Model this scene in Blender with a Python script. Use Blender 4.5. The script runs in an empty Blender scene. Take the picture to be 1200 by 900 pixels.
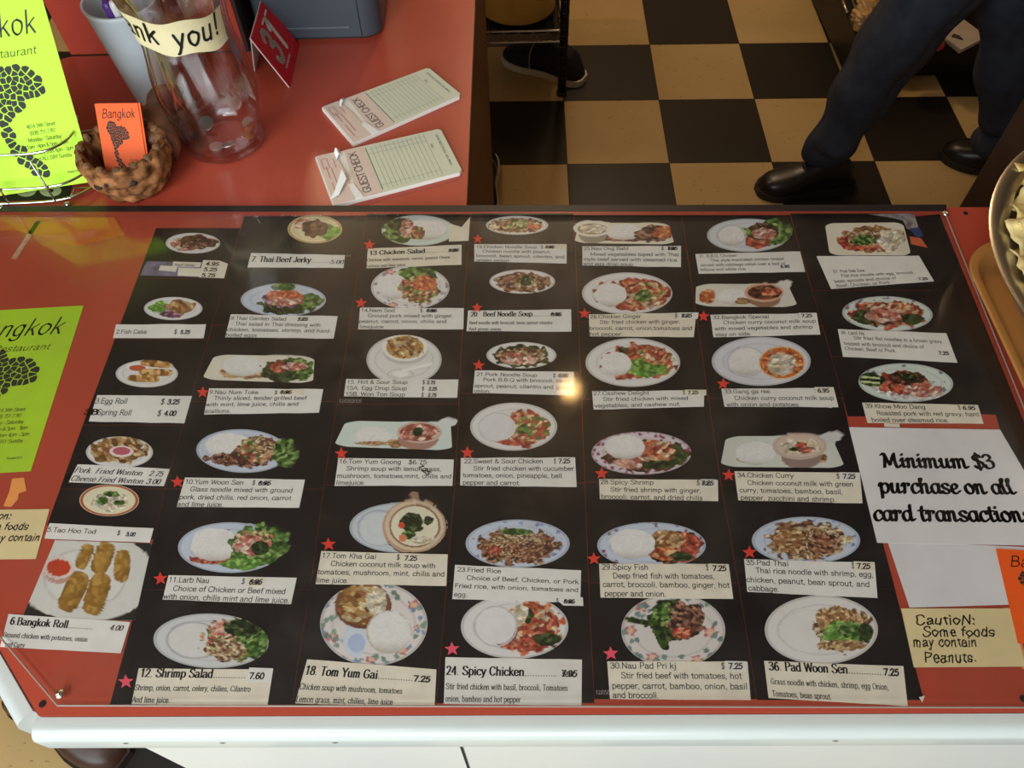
import bpy, bmesh, math, random
import numpy as np
from mathutils import Matrix, Vector

SC = bpy.context.scene
COL = SC.collection
PI = math.pi

# ------------------------------------------------------------------ camera
F_PX = 936.0
PITCH, ROLL, CAM_H = math.radians(55.2926), math.radians(-1.4233), 1.5926
_R = np.array([1.0, 0, 0]); _F = np.array([0, math.cos(PITCH), -math.sin(PITCH)]); _U = np.array([0, math.sin(PITCH), math.cos(PITCH)])
_R2 = math.cos(ROLL)*_R + math.sin(ROLL)*_U
_U2 = -math.sin(ROLL)*_R + math.cos(ROLL)*_U
CAM = np.array([0, 0, CAM_H])
cd = bpy.data.cameras.new('camera'); cd.sensor_width = 36; cd.lens = F_PX/1200*36; cd.clip_start = .02
cam = bpy.data.objects.new('camera', cd); COL.objects.link(cam)
cam.matrix_world = Matrix([[_R2[i], _U2[i], -_F[i], CAM[i]] for i in range(3)] + [[0, 0, 0, 1]])
SC.camera = cam

# ------------------------------------------------------------------ light
SC.view_settings.view_transform = 'Standard'; SC.view_settings.look = 'None'
SC.view_settings.gamma = 1.0; SC.view_settings.use_curve_mapping = False
SC.view_settings.exposure = 0.0
world = bpy.data.worlds.new('world'); SC.world = world; world.use_nodes = True
world.node_tree.nodes['Background'].inputs[0].default_value = (.75, .88, 1, 1)
world.node_tree.nodes['Background'].inputs[1].default_value = 1.0

def area(name, loc, target, sx, sy, power, color):
    l = bpy.data.lights.new(name, 'AREA'); l.shape = 'RECTANGLE'; l.size = sx; l.size_y = sy; l.energy = power; l.color = color
    o = bpy.data.objects.new(name, l); COL.objects.link(o); o.location = loc
    d = Vector(target) - Vector(loc); o.rotation_euler = d.to_track_quat('-Z', 'Y').to_euler()
    return o
def bulb(name, loc, power, color, r=.07):
    l = bpy.data.lights.new(name, 'POINT'); l.energy = power; l.color = color; l.shadow_soft_size = r
    o = bpy.data.objects.new(name, l); COL.objects.link(o); o.location = loc
    return o
area('daylight_shop_window', (-1.0, -2.2, 1.75), (-.3, .5, .8), 3.0, 1.7, 96, (.90, 1, 1.0))
area('ceiling_fill_light', (-.9, -.75, 2.66), (-.45, .65, .9), .9, .9, 32, (.97, .99, 1.0))  # added overhead fill, placed where the clear sheet does not mirror it
bulb('kitchen_lamp_light', (.196, 1.52, 2.45), 1.3, (1, .60, .22), .034)
bulb('kitchen_fill_light', (.25, 3.3, 2.5), 44, (1, .76, .47), .12)  # added unseen lamp that brightens the kitchen floor
bulb('counter_lamp_light', (-.867, 2.73, 2.3), 18, (1, .76, .46), .07)

# ------------------------------------------------------------------ helpers
CT = .9
def P(x, y, z):
    """world point(s) at height z seen along photo coordinate (x, y)"""
    x = np.asarray(x, float); y = np.asarray(y, float)
    d = _F + ((x-600)/F_PX)[..., None]*_R2 - ((y-450)/F_PX)[..., None]*_U2
    return CAM + d*((z-CAM_H)/d[..., 2])[..., None]

def lin(c):
    c = np.asarray(c, float)/255.0
    return np.where(c <= .04045, c/12.92, ((c+.055)/1.055)**2.4)

MATS = {}
def mat(name, rgb=(128, 128, 128), rough=.5, spec=.5, metal=0.0, var=0.0, vscale=40.0, bump=0.0, bscale=200.0, rgb2=None, coat=0.0, emit=None):
    if name in MATS: return MATS[name]
    m = bpy.data.materials.new(name); m.use_nodes = True; nt = m.node_tree; b = nt.nodes['Principled BSDF']
    c = tuple(lin(rgb)) + (1,)
    b.inputs['Base Color'].default_value = c; b.inputs['Roughness'].default_value = rough
    b.inputs['Specular IOR Level'].default_value = spec; b.inputs['Metallic'].default_value = metal
    b.inputs['Coat Weight'].default_value = coat
    tc = nt.nodes.new('ShaderNodeTexCoord')
    if var or rgb2:
        n = nt.nodes.new('ShaderNodeTexNoise'); n.inputs['Scale'].default_value = vscale; n.inputs['Detail'].default_value = 5
        nt.links.new(tc.outputs['Object'], n.inputs['Vector'])
        r = nt.nodes.new('ShaderNodeValToRGB'); e = r.color_ramp.elements
        c2 = tuple(lin(rgb2)) + (1,) if rgb2 else tuple(min(1, v*(1+var)) for v in c[:3]) + (1,)
        c1 = c if rgb2 else tuple(v*(1-var) for v in c[:3]) + (1,)
        e[0].position = .32; e[0].color = c1; e[1].position = .68; e[1].color = c2
        nt.links.new(n.outputs['Fac'], r.inputs[0]); nt.links.new(r.outputs[0], b.inputs['Base Color'])
    if bump:
        n = nt.nodes.new('ShaderNodeTexNoise'); n.inputs['Scale'].default_value = bscale; n.inputs['Detail'].default_value = 4
        nt.links.new(tc.outputs['Object'], n.inputs['Vector'])
        bp = nt.nodes.new('ShaderNodeBump'); bp.inputs['Strength'].default_value = bump; bp.inputs['Distance'].default_value = .002
        nt.links.new(n.outputs['Fac'], bp.inputs['Height']); nt.links.new(bp.outputs[0], b.inputs['Normal'])
    if emit:
        b.inputs['Emission Color'].default_value = c; b.inputs['Emission Strength'].default_value = emit
    MATS[name] = m
    return m

def clear_mat(name, tint=(1, 1, 1), ior=1.49, rough=.02, edge=0.0, dust=0.0):
    if name in MATS: return MATS[name]
    m = bpy.data.materials.new(name); m.use_nodes = True; nt = m.node_tree; nt.nodes.clear()
    out = nt.nodes.new('ShaderNodeOutputMaterial'); mix = nt.nodes.new('ShaderNodeMixShader')
    tr = nt.nodes.new('ShaderNodeBsdfTransparent'); gl = nt.nodes.new('ShaderNodeBsdfGlossy')
    tr.inputs[0].default_value = tint + (1,); gl.inputs['Roughness'].default_value = rough
    lw = nt.nodes.new('ShaderNodeLayerWeight'); lw.inputs['Blend'].default_value = .5      # Schlick reflectance, same from both sides
    f0 = ((ior-1)/(ior+1))**2
    pw = nt.nodes.new('ShaderNodeMath'); pw.operation = 'POWER'; pw.inputs[1].default_value = 5.0
    ma = nt.nodes.new('ShaderNodeMath'); ma.operation = 'MULTIPLY_ADD'; ma.inputs[1].default_value = 1-f0; ma.inputs[2].default_value = f0
    nt.links.new(lw.outputs['Facing'], pw.inputs[0]); nt.links.new(pw.outputs[0], ma.inputs[0])
    fac = ma.outputs[0]
    if edge:
        p2 = nt.nodes.new('ShaderNodeMath'); p2.operation = 'POWER'; p2.inputs[1].default_value = edge
        mx = nt.nodes.new('ShaderNodeMath'); mx.operation = 'MAXIMUM'
        nt.links.new(lw.outputs['Facing'], p2.inputs[0])
        nt.links.new(fac, mx.inputs[0]); nt.links.new(p2.outputs[0], mx.inputs[1]); fac = mx.outputs[0]
    nt.links.new(fac, mix.inputs[0]); nt.links.new(tr.outputs[0], mix.inputs[1]); nt.links.new(gl.outputs[0], mix.inputs[2])
    last = mix.outputs[0]
    if dust:                                   # fine scratches and greasy smears on the sheet
        tc = nt.nodes.new('ShaderNodeTexCoord')
        n = nt.nodes.new('ShaderNodeTexNoise'); n.inputs['Scale'].default_value = 7; n.inputs['Detail'].default_value = 8; n.inputs['Roughness'].default_value = .7
        nt.links.new(tc.outputs['Object'], n.inputs['Vector'])
        r = nt.nodes.new('ShaderNodeValToRGB'); e = r.color_ramp.elements
        e[0].position = .48; e[0].color = (0, 0, 0, 1); e[1].position = .85; e[1].color = (dust,)*3 + (1,)
        nt.links.new(n.outputs['Fac'], r.inputs[0])
        g2 = nt.nodes.new('ShaderNodeBsdfGlossy'); g2.inputs['Roughness'].default_value = .42; g2.inputs[0].default_value = (.75, .75, .75, 1)
        m2 = nt.nodes.new('ShaderNodeMixShader')
        nt.links.new(r.outputs[0], m2.inputs[0]); nt.links.new(last, m2.inputs[1]); nt.links.new(g2.outputs[0], m2.inputs[2]); last = m2.outputs[0]
    nt.links.new(last, out.inputs[0])
    MATS[name] = m
    return m

def vcol_mat(name, rough=.35):
    if name in MATS: return MATS[name]
    m = mat(name, (128, 128, 128), rough)
    a = m.node_tree.nodes.new('ShaderNodeAttribute'); a.attribute_name = 'Col'
    m.node_tree.links.new(a.outputs['Color'], m.node_tree.nodes['Principled BSDF'].inputs['Base Color'])
    return m

def wloc(o):
    v = np.zeros(3)
    while o is not None:
        v += np.array(o.location); o = o.parent
    return v

def tag(o, label=None, cat=None, group=None, kind=None):
    if label: o['label'] = label
    if cat: o['category'] = cat
    if group: o['group'] = group
    if kind: o['kind'] = kind
    return o

def empty(name, loc, label=None, cat=None, group=None):
    o = bpy.data.objects.new(name, None); o.empty_display_size = .02; COL.objects.link(o); o.location = tuple(loc)
    return tag(o, label, cat, group)

def obj(name, V, Fc, m, parent=None, smooth=False, loc=None):
    """one mesh object from world-space points"""
    V = np.asarray(V, float).reshape(-1, 3)
    if parent is not None: o0 = wloc(parent); lc = np.zeros(3)
    else:
        lc = np.asarray(loc, float) if loc is not None else np.array([(V[:, 0].min()+V[:, 0].max())/2, (V[:, 1].min()+V[:, 1].max())/2, V[:, 2].min()])
        o0 = lc
    me = bpy.data.meshes.new(name); me.from_pydata((V-o0).tolist(), [], [list(map(int, f)) for f in Fc]); me.update()
    for mm in (m if isinstance(m, (list, tuple)) else [m]): me.materials.append(mm)
    if smooth: me.polygons.foreach_set('use_smooth', [True]*len(me.polygons))
    o = bpy.data.objects.new(name, me); COL.objects.link(o); o.location = tuple(lc)
    if parent is not None: o.parent = parent
    return o

class MB:
    """collects shapes, then links them as one mesh"""
    def __init__(s): s.V = []; s.F = []; s.n = 0
    def add(s, V, Fc):
        V = np.asarray(V, float).reshape(-1, 3); s.V.append(V); s.F += [[int(i)+s.n for i in f] for f in Fc]; s.n += len(V); return s
    def prism(s, pts, z0, z1):
        p = np.asarray(pts, float)[:, :2]; n = len(p)
        if sum(p[i-1][0]*p[i][1]-p[i][0]*p[i-1][1] for i in range(n)) < 0: p = p[::-1]
        V = np.r_[np.c_[p, np.full(n, z0)], np.c_[p, np.full(n, z1)]]
        return s.add(V, [list(range(n-1, -1, -1)), list(range(n, 2*n))] + [[i, (i+1) % n, n+(i+1) % n, n+i] for i in range(n)])
    def box(s, c, d, rz=0, rx=0, ry=0, bev=0.0, seg=2):
        bm = bmesh.new(); bmesh.ops.create_cube(bm, size=1)
        for v in bm.verts: v.co = Vector((v.co.x*d[0], v.co.y*d[1], v.co.z*d[2]))
        if bev: bmesh.ops.bevel(bm, geom=bm.edges[:], offset=bev, segments=seg, profile=.5, affect='EDGES')
        M = Matrix.Rotation(rz, 3, 'Z') @ Matrix.Rotation(ry, 3, 'Y') @ Matrix.Rotation(rx, 3, 'X')
        bm.verts.ensure_lookup_table()
        V = [tuple(M @ v.co + Vector(c)) for v in bm.verts]; Fc = [[v.index for v in f.verts] for f in bm.faces]; bm.free()
        return s.add(V, Fc)
    def tube(s, pts, r, seg=8, closed=False):
        p = np.asarray(pts, float); n = len(p); rr = np.broadcast_to(np.asarray(r, float), (n,))
        V = []; up = None
        for i in range(n):
            a = p[i-1] if (i > 0 or closed) else p[i]; b = p[(i+1) % n] if (i < n-1 or closed) else p[i]
            t = (b-a)/max(1e-9, np.linalg.norm(b-a))
            if up is None: up = np.array([0, 0, 1.0]) if abs(t[2]) < .9 else np.array([1.0, 0, 0])
            u = up - t*(up@t); u /= max(1e-9, np.linalg.norm(u)); up = u; w = np.cross(t, u)
            for k in range(seg): a_ = 2*PI*k/seg; V.append(p[i] + rr[i]*(math.cos(a_)*u + math.sin(a_)*w))
        Fc = []
        for i in range(n if closed else n-1):
            j = (i+1) % n
            for k in range(seg): Fc.append([i*seg+k, i*seg+(k+1) % seg, j*seg+(k+1) % seg, j*seg+k])
        if not closed: Fc += [list(range(seg-1, -1, -1)), [(n-1)*seg+k for k in range(seg)]]
        return s.add(V, Fc)
    def lathe(s, prof, c, seg=48, rf=None, cap=True):
        V = []; n = len(prof)
        for i, (r, z) in enumerate(prof):
            for k in range(seg):
                a = 2*PI*k/seg; q = r*(rf(a, i/(n-1)) if rf else 1); V.append((c[0]+q*math.cos(a), c[1]+q*math.sin(a), c[2]+z))
        Fc = [[i*seg+k, i*seg+(k+1) % seg, (i+1)*seg+(k+1) % seg, (i+1)*seg+k] for i in range(n-1) for k in range(seg)]
        if cap: Fc += [list(range(seg-1, -1, -1)), [(n-1)*seg+k for k in range(seg)]]
        return s.add(V, Fc)
    def ball(s, c, r, seg=12):
        r = np.broadcast_to(np.asarray(r, float), (3,)); V = []; n = seg//2+1
        for i in range(n):
            t = PI*i/(n-1)
            for k in range(seg): a = 2*PI*k/seg; V.append((c[0]+r[0]*math.sin(t)*math.cos(a), c[1]+r[1]*math.sin(t)*math.sin(a), c[2]+r[2]*math.cos(t)))
        return s.add(V, [[i*seg+k, (i+1)*seg+k, (i+1)*seg+(k+1) % seg, i*seg+(k+1) % seg] for i in range(n-1) for k in range(seg)])
    def build(s, name, m, parent=None, smooth=False, loc=None):
        return obj(name, np.concatenate(s.V), s.F, m, parent, smooth, loc)

def smooth_by_angle(o, deg=35):
    me = o.data; me.polygons.foreach_set('use_smooth', [True]*len(me.polygons))
    me.set_sharp_from_angle(angle=math.radians(deg)); return o

def paper(name, px, z, m, parent=None, th=.00025):
    """thin sheet lying at height z, corners given where the photo shows them"""
    w = P([q[0] for q in px], [q[1] for q in px], z)
    b = MB(); b.prism(w[:, :2], z-th, z)
    return b.build(name, m, parent)

def chaikin(pts, it=2, closed=True):
    p = np.asarray(pts, float)
    for _ in range(it):
        q = np.roll(p, -1, 0); p = np.stack([.75*p+.25*q, .25*p+.75*q], 1).reshape(-1, p.shape[1])
    return p

# ------------------------------------------------------------------ lettering (own stroke alphabet)
G = {
 'a': (45, '~6,38 13,46 24,46 32,39 33,30 33,12 36,1 41,2|~33,29 20,26 9,21 5,11 9,2 18,0 27,4 33,12'),
 'b': (46, '8,70 8,0|~8,34 16,45 28,46 38,36 40,23 37,8 27,0 16,1 8,10'), 'c': (41, '~36,36 30,45 20,46 9,38 5,23 9,8 20,0 30,2 37,10'),
 'd': (46, '~35,34 27,45 16,46 7,36 4,22 8,7 18,0 28,2 35,11|35,70 35,0'), 'e': (43, '6,25 37,25|~37,25 34,38 26,46 16,45 7,36 5,22 9,7 20,0 30,2 37,10'),
 'f': (27, '~30,67 24,70 17,68 14,58 14,40 14,0|4,46 25,46'), 'g': (45, '~34,36 26,46 14,44 5,32 5,18 12,4 24,2 34,14|~34,46 34,0 32,-14 22,-20 12,-19 5,-12'),
 'h': (46, '8,70 8,0|~8,32 16,43 26,46 34,40 35,28 35,0'), 'i': (20, '10,46 10,0|10,61 10,66'), 'j': (22, '~13,46 13,-6 10,-18 2,-19|13,61 13,66'),
 'k': (42, '8,70 8,0|34,46 8,20|17,28 37,0'), 'l': (20, '10,70 10,0'), 'm': (66, '8,46 8,0|~8,32 16,44 26,45 31,36 31,0|~31,32 39,44 49,45 54,36 54,0'),
 'n': (45, '8,46 8,0|~8,32 16,43 26,46 34,40 35,28 35,0'), 'o': (46, '~22,46 9,39 5,23 9,7 22,0 35,7 39,23 35,39 22,46'),
 'p': (46, '8,46 8,-20|~8,34 16,45 28,46 38,36 40,23 37,8 27,0 16,1 8,10'), 'q': (46, '35,46 35,-20|~35,34 27,45 16,46 7,36 4,22 8,7 18,0 28,2 35,11'),
 'r': (30, '8,46 8,0|~8,30 14,42 22,46 29,44'), 's': (40, '~34,37 27,45 17,46 8,38 11,28 23,22 33,15 32,5 21,0 10,2 5,10'),
 't': (27, '~13,60 13,12 17,2 25,1|3,46 25,46'), 'u': (46, '~8,46 8,16 12,3 22,0 31,6 35,16|35,46 35,0'), 'v': (41, '4,46 20,0 36,46'),
 'w': (58, '4,46 17,0 29,44 41,0 54,46'), 'x': (41, '5,46 37,0|36,46 4,0'), 'y': (41, '4,46 20,2|~37,46 20,2 12,-16 4,-19'), 'z': (41, '6,46 35,46 5,0 36,0'),
 'A': (54, '3,0 27,70 51,0|12,24 42,24'), 'B': (54, '10,70 10,0|~10,69 28,69 41,62 41,46 30,37 10,37|~10,37 32,37 46,28 45,9 31,0 10,0'),
 'C': (57, '~50,54 40,68 26,70 12,60 6,36 11,12 26,0 40,2 51,16'), 'D': (58, '10,70 10,0|~10,69 30,68 46,56 50,36 45,12 30,1 10,0'),
 'E': (49, '10,70 10,0|10,69 43,69|10,37 38,37|10,1 45,1'), 'F': (45, '10,70 10,0|10,69 42,69|10,36 36,36'),
 'G': (60, '~50,56 40,68 26,70 12,60 6,36 11,12 26,0 42,4 49,14|49,8 49,32 32,32'), 'H': (57, '10,70 10,0|47,70 47,0|10,37 47,37'), 'I': (24, '12,70 12,0'),
 'J': (40, '~30,70 30,14 22,1 10,2 5,14'), 'K': (52, '10,70 10,0|46,70 10,28|21,41 49,0'), 'L': (45, '10,70 10,0|10,1 42,1'),
 'M': (67, '9,0 9,70 33,10 58,70 58,0'), 'N': (57, '10,0 10,70 47,0 47,70'), 'O': (62, '~31,70 12,60 6,35 12,10 31,0 50,10 56,35 50,60 31,70'),
 'P': (51, '10,70 10,0|~10,69 30,69 44,61 44,43 30,33 10,33'), 'Q': (62, '~31,70 12,60 6,35 12,10 31,0 50,10 56,35 50,60 31,70|36,16 54,-4'),
 'R': (55, '10,70 10,0|~10,69 30,69 44,61 44,45 30,36 10,36|28,36 50,0'), 'S': (52, '~45,56 37,68 24,70 10,62 10,48 24,38 40,28 46,14 37,2 22,0 9,5 5,16'),
 'T': (48, '24,70 24,0|3,69 45,69'), 'U': (57, '~10,70 10,22 16,4 29,0 41,4 47,22 47,70'), 'V': (52, '3,70 26,0 49,70'), 'W': (70, '3,70 18,0 35,66 52,0 67,70'),
 'X': (52, '4,70 48,0|47,70 4,0'), 'Y': (51, '3,70 26,32 48,70|26,32 26,0'), 'Z': (50, '5,69 45,69 4,1 46,1'),
 '0': (44, '~22,68 9,58 5,34 9,10 22,0 35,10 39,34 35,58 22,68'), '1': (44, '10,54 24,68|24,68 24,0'), '2': (44, '~6,54 12,66 24,68 36,60 34,42 20,20 5,2|5,1 39,1'),
 '3': (44, '~6,58 18,68 34,62 34,46 18,37|~18,37 36,32 38,14 26,1 12,1 5,12'), '4': (44, '31,0 31,68 4,20 41,20'), '5': (44, '36,67 12,67 9,38|~9,38 22,44 36,36 38,16 26,1 12,1 4,10'),
 '6': (44, '~35,60 24,68 11,52 6,22 12,4 24,0 36,8 37,26 26,41 12,34 7,22'), '7': (44, '5,67 39,67|39,67 16,0'),
 '8': (44, '~22,36 10,44 9,58 22,68 35,58 34,44 22,36 8,28 6,10 22,0 38,10 36,28 22,36'), '9': (44, '~9,8 20,0 33,16 38,46 32,64 20,68 8,60 7,42 18,28 32,34 37,46'),
 '$': (44, '~38,56 30,66 20,67 8,58 9,45 24,36 38,27 39,10 24,1 12,2 5,12|22,76 22,-9'), '&': (52, '~48,0 14,46 14,62 24,69 32,60 28,46 8,26 6,10 18,0 34,6 44,26'),
 '.': (21, '10,1 10,5'), ',': (21, '10,4 8,-10'), ':': (21, '10,2 10,6|10,38 10,42'), '!': (24, '12,70 12,22|12,2 12,6'), '(': (25, '~20,74 9,52 9,14 20,-12'), ')': (25, '~5,74 16,52 16,14 5,-12'),
 '-': (28, '5,26 23,26'), "'": (16, '8,70 8,55'), '/': (24, '2,-2 22,72'), ' ': (25, ''),
}
G_SCRIPT = {
 'a': (44, '~35,36 26,46 14,43 5,28 7,8 17,0 28,10 35,34|~35,46 32,16 36,1 46,8'), 'M': (80, '~2,62 10,70 16,60 14,30 10,0|~16,66 26,30 34,12|~34,12 46,50 56,70|~56,70 55,30 60,2 70,2 76,12'),
 'm': (72, '~2,34 9,46 12,38 9,0|~11,28 20,44 28,46 31,36 29,0|~31,28 40,44 49,46 52,36 51,8 56,0 66,8'), 'n': (50, '~2,34 9,46 12,38 9,0|~11,28 20,44 28,46 31,36 30,8 35,0 45,8'),
 'i': (24, '~2,34 10,46 9,16 12,2 22,6|11,62 12,67'), 'u': (50, '~2,34 10,46 8,14 14,1 26,8 33,30|~34,46 32,14 37,1 47,8'), 'p': (46, '~2,34 9,46 9,-24|~10,30 22,46 34,42 38,24 30,3 18,0 10,10'),
 'r': (38, '~2,34 9,48 14,38 9,0|~12,34 22,46 31,44 30,36'), 'c': (38, '~33,34 30,45 18,45 7,28 9,6 20,0 36,12'), 'h': (48, '~4,44 16,66 10,70 9,40 8,0|~9,28 19,44 28,46 31,36 29,8 34,0 44,8'),
 's': (40, '~33,38 27,46 16,46 8,38 12,27 24,20 31,12 28,3 17,0 8,3 4,12'), 'e': (38, '~6,18 22,24 30,36 22,46 10,38 6,20 10,4 20,0 36,12'), 'o': (42, '~20,46 8,36 5,18 12,2 24,1 34,14 34,32 24,46 20,46|~26,40 34,32 42,36'),
 'l': (28, '~2,40 14,60 16,72 8,66 8,14 14,1 26,8'), 'd': (48, '~35,36 26,46 14,43 5,28 7,8 17,0 28,10 35,34|~37,74 34,40 33,14 37,1 47,8'), 't': (30, '~16,66 11,30 12,6 18,0 28,8|2,48 26,48'),
 '$': G['$'], '3': (46, '~8,56 16,68 32,66 36,52 20,38|~20,38 38,34 38,10 20,0 8,4 7,16'), ' ': (24, ''),
}
def hull(pts):
    pts = sorted(set((round(a, 5), round(b, 5)) for a, b in pts))
    if len(pts) < 3: return pts
    def half(it):
        h = []
        for q in it:
            while len(h) > 1 and (h[-1][0]-h[-2][0])*(q[1]-h[-2][1])-(h[-1][1]-h[-2][1])*(q[0]-h[-2][0]) <= 0: h.pop()
            h.append(q)
        return h[:-1]
    return half(pts) + half(pts[::-1])
def nib(w, h, ang=0, k=6):
    c, s = math.cos(ang), math.sin(ang)
    return [(w/2*math.cos(a)*c-h/2*math.sin(a)*s, w/2*math.cos(a)*s+h/2*math.sin(a)*c) for a in [2*PI*i/k+.3 for i in range(k)]]
STY = { # nib, shear, serif, samples, extra tracking, jitter
 'sans': (nib(.085, .085), 0, 0, 2, 0, 0), 'serif': (nib(.165, .06, 0, 8), 0, 1, 3, .02, 0), 'serifs': (nib(.115, .07, 0, 6), 0, 1, 2, .02, 0), 'serifi': (nib(.12, .05, 0, 8), .2, 1, 2, .02, 0),
 'hand': (nib(.15, .13), .06, 0, 2, .0, .035), 'pen': (nib(.10, .085), .16, 0, 4, .03, .085), 'script': (nib(.165, .075, .45, 10), .1, 0, 6, -.03, 0),
 'mark': (nib(.10, .09), .12, 0, 4, .05, .04), 'thin': (nib(.085, .045, .6), .26, 0, 5, .02, .02), 'bold': (nib(.15, .15, 0, 8), 0, 0, 5, .05, 0), 'cond': (nib(.075, .065), 0, 0, 2, -.06, 0),
}
_gc = {}
def samp(ps, n):
    if len(ps) < 3: return ps
    out = []
    for i in range(len(ps)-1):
        p0 = ps[max(0, i-1)]; p1 = ps[i]; p2 = ps[i+1]; p3 = ps[min(len(ps)-1, i+2)]
        for k in range(n):
            t = k/n
            out.append(tuple(.5*(2*p1[a]+(p2[a]-p0[a])*t+(2*p0[a]-5*p1[a]+4*p2[a]-p3[a])*t*t+(3*p1[a]-p0[a]-3*p2[a]+p3[a])*t**3) for a in (0, 1)))
    return out + [ps[-1]]
def glyph(ch, sty, var=0):
    key = (ch, sty, var)
    if key in _gc: return _gc[key]
    nb, shear, serif, n, trk, jit = STY[sty]
    if serif and ch == '.': nb = nib(.075, .075)
    src = G_SCRIPT if (sty == 'script' and ch in G_SCRIPT) else G
    adv, st = src.get(ch, G[' ']); rnd = random.Random(hash((ord(ch), var)) & 9999)
    V, Fc = [], []
    def seg(a, b):
        h = hull([(a[0]+x, a[1]+y) for x, y in nb]+[(b[0]+x, b[1]+y) for x, y in nb]); m = len(V); V.extend(h); Fc.append(list(range(m, m+len(h))))
    for s in st.split('|'):
        if not s: continue
        sm = s[0] == '~'; ps = [tuple(float(v)/100 for v in q.split(',')) for q in s.lstrip('~').split()]
        if jit: ps = [(x+rnd.uniform(-jit, jit)*.6, y+rnd.uniform(-jit, jit)*.6) for x, y in ps]
        raw = ps
        if sm: ps = samp(ps, n)
        ps2 = [(x+shear*y, y) for x, y in ps]
        for a, b in zip(ps2, ps2[1:]): seg(a, b)
        if serif and ch not in '.,:!$&()-0235689':
            for e, f in ((raw[0], raw[1]), (raw[-1], raw[-2])):
                dx, dy = e[0]-f[0], e[1]-f[1]
                if abs(dy) > abs(dx)*1.3 and min(abs(e[1]-q) for q in (0, .46, .7, .68, -.2)) < .012:
                    y = e[1] + (.018 if dy < 0 else -.018); l, r = (.10, .10)
                    if dy > 0 and ch in 'bdhiklmnpru': r = .0
                    a = (e[0]-l+shear*y, y); b = (e[0]+r+shear*y, y); m = len(V)
                    V.extend([(a[0], y-.02), (b[0], y-.02), (b[0], y+.02), (a[0], y+.02)]); Fc.append([m, m+1, m+2, m+3])
    _gc[key] = (np.array(V).reshape(-1, 2), Fc, adv/100+trk)
    return _gc[key]
def text2d(txt, sty, size, fit=None):
    """flat lettering, baseline origin at 0,0; returns points, faces, width"""
    V, Fc, x, n = [], [], 0, 0
    for i, ch in enumerate(txt):
        v, f, a = glyph(ch, sty, i % 4 if STY[sty][5] else 0)
        if len(v):
            V.append(v+[x, 0]); Fc += [[q+n for q in ff] for ff in f]; n += len(v)
        x += a
    if not V: return np.zeros((0, 2)), [], 0
    V = np.concatenate(V)*size; w = x*size
    if fit: V[:, 0] *= fit/w; w = fit
    return V, Fc, w
class TX:
    """collects lines of lettering on one surface; M maps flat points to the world"""
    def __init__(s, M): s.M = M; s.b = MB()
    def line(s, txt, sty, x, y, size, fit=None, ang=0, right=False, center=False):
        V, Fc, w = text2d(txt, sty, size, fit)
        if not len(V): return s
        if right: V[:, 0] -= w
        if center: V[:, 0] -= w/2
        c, q = math.cos(ang), math.sin(ang)
        V = np.c_[V[:, 0]*c-V[:, 1]*q+x, V[:, 0]*q+V[:, 1]*c+y]
        s.b.add(s.M(V), Fc); return s
    def poly(s, pts): s.b.add(s.M(np.asarray(pts, float)), [list(range(len(pts)))]); return s
    def build(s, name, m, parent=None): return s.b.build(name, m, parent)

def quad_frame(px, z):
    """frame on the counter: x in metres from the left edge, y in metres down from the top edge taken negative"""
    TL, TR, BR, BL = [P(q[0], q[1], z) for q in px]
    W = np.linalg.norm(TR-TL); Hh = np.linalg.norm(BL-TL)
    def M(V):
        s = V[:, 0:1]/W; t = -V[:, 1:2]/Hh
        return (1-s)*(1-t)*TL + s*(1-t)*TR + s*t*BR + (1-s)*t*BL
    return M, W, Hh

INK = mat('black_ink', (26, 25, 28), .6); INK_SOFT = mat('grey_black_ink', (48, 47, 50), .6); PEN = mat('marker_ink', (14, 13, 16), .5)
PAPER = mat('label_paper', (226, 224, 219), .75, var=.035, vscale=60); PAPER_WARM = mat('aged_label_paper', (226, 219, 202), .75, var=.06, vscale=50)
BLACKPRINT = mat('black_photo_paper', (24, 22, 25), .34, var=.25, vscale=25)
STAR = mat('star_sticker_red', (222, 62, 52), .5); STARP = mat('star_sticker_pink', (238, 86, 110), .5)
RED = mat('red_laminate', (180, 75, 56), .27, var=.05, vscale=9, bump=.04, bscale=900)
WHITEV = mat('white_vinyl', (204, 210, 208), .25, var=.02, vscale=14)
WOOD = mat('dark_wood_edge', (86, 48, 20), .5, rgb2=(128, 72, 30), vscale=30)
CHROME = mat('chrome_wire', (205, 205, 205), .16, metal=1.0)
STEEL = mat('steel', (206, 196, 180), .33, metal=1.0, bump=.05, bscale=60)

# ------------------------------------------------------------------ the room
def tile_mat(name, c1, c2, spk, thr):
    m = mat(name, c1, .42, rgb2=c2, vscale=2.2); nt = m.node_tree; b = nt.nodes['Principled BSDF']
    src = b.inputs['Base Color'].links[0].from_socket
    tc = nt.nodes.new('ShaderNodeTexCoord'); mp = nt.nodes.new('ShaderNodeMapping'); mp.inputs['Scale'].default_value = (60, 150, 1)
    n = nt.nodes.new('ShaderNodeTexNoise'); n.inputs['Scale'].default_value = 1; n.inputs['Detail'].default_value = 3
    nt.links.new(tc.outputs['Object'], mp.inputs[0]); nt.links.new(mp.outputs[0], n.inputs['Vector'])
    r = nt.nodes.new('ShaderNodeValToRGB'); r.color_ramp.elements[0].position = thr; r.color_ramp.elements[1].position = thr+.05
    nt.links.new(n.outputs['Fac'], r.inputs[0])
    mx = nt.nodes.new('ShaderNodeMix'); mx.data_type = 'RGBA'; mx.inputs['B'].default_value = tuple(lin(spk))+(1,)
    nt.links.new(r.outputs[0], mx.inputs['Factor']); nt.links.new(src, mx.inputs['A']); nt.links.new(mx.outputs['Result'], b.inputs['Base Color'])
    return m
T_ = .3048; TX0, TY0, TYAW = .1816, 1.8979, math.radians(-1.269)
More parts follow.
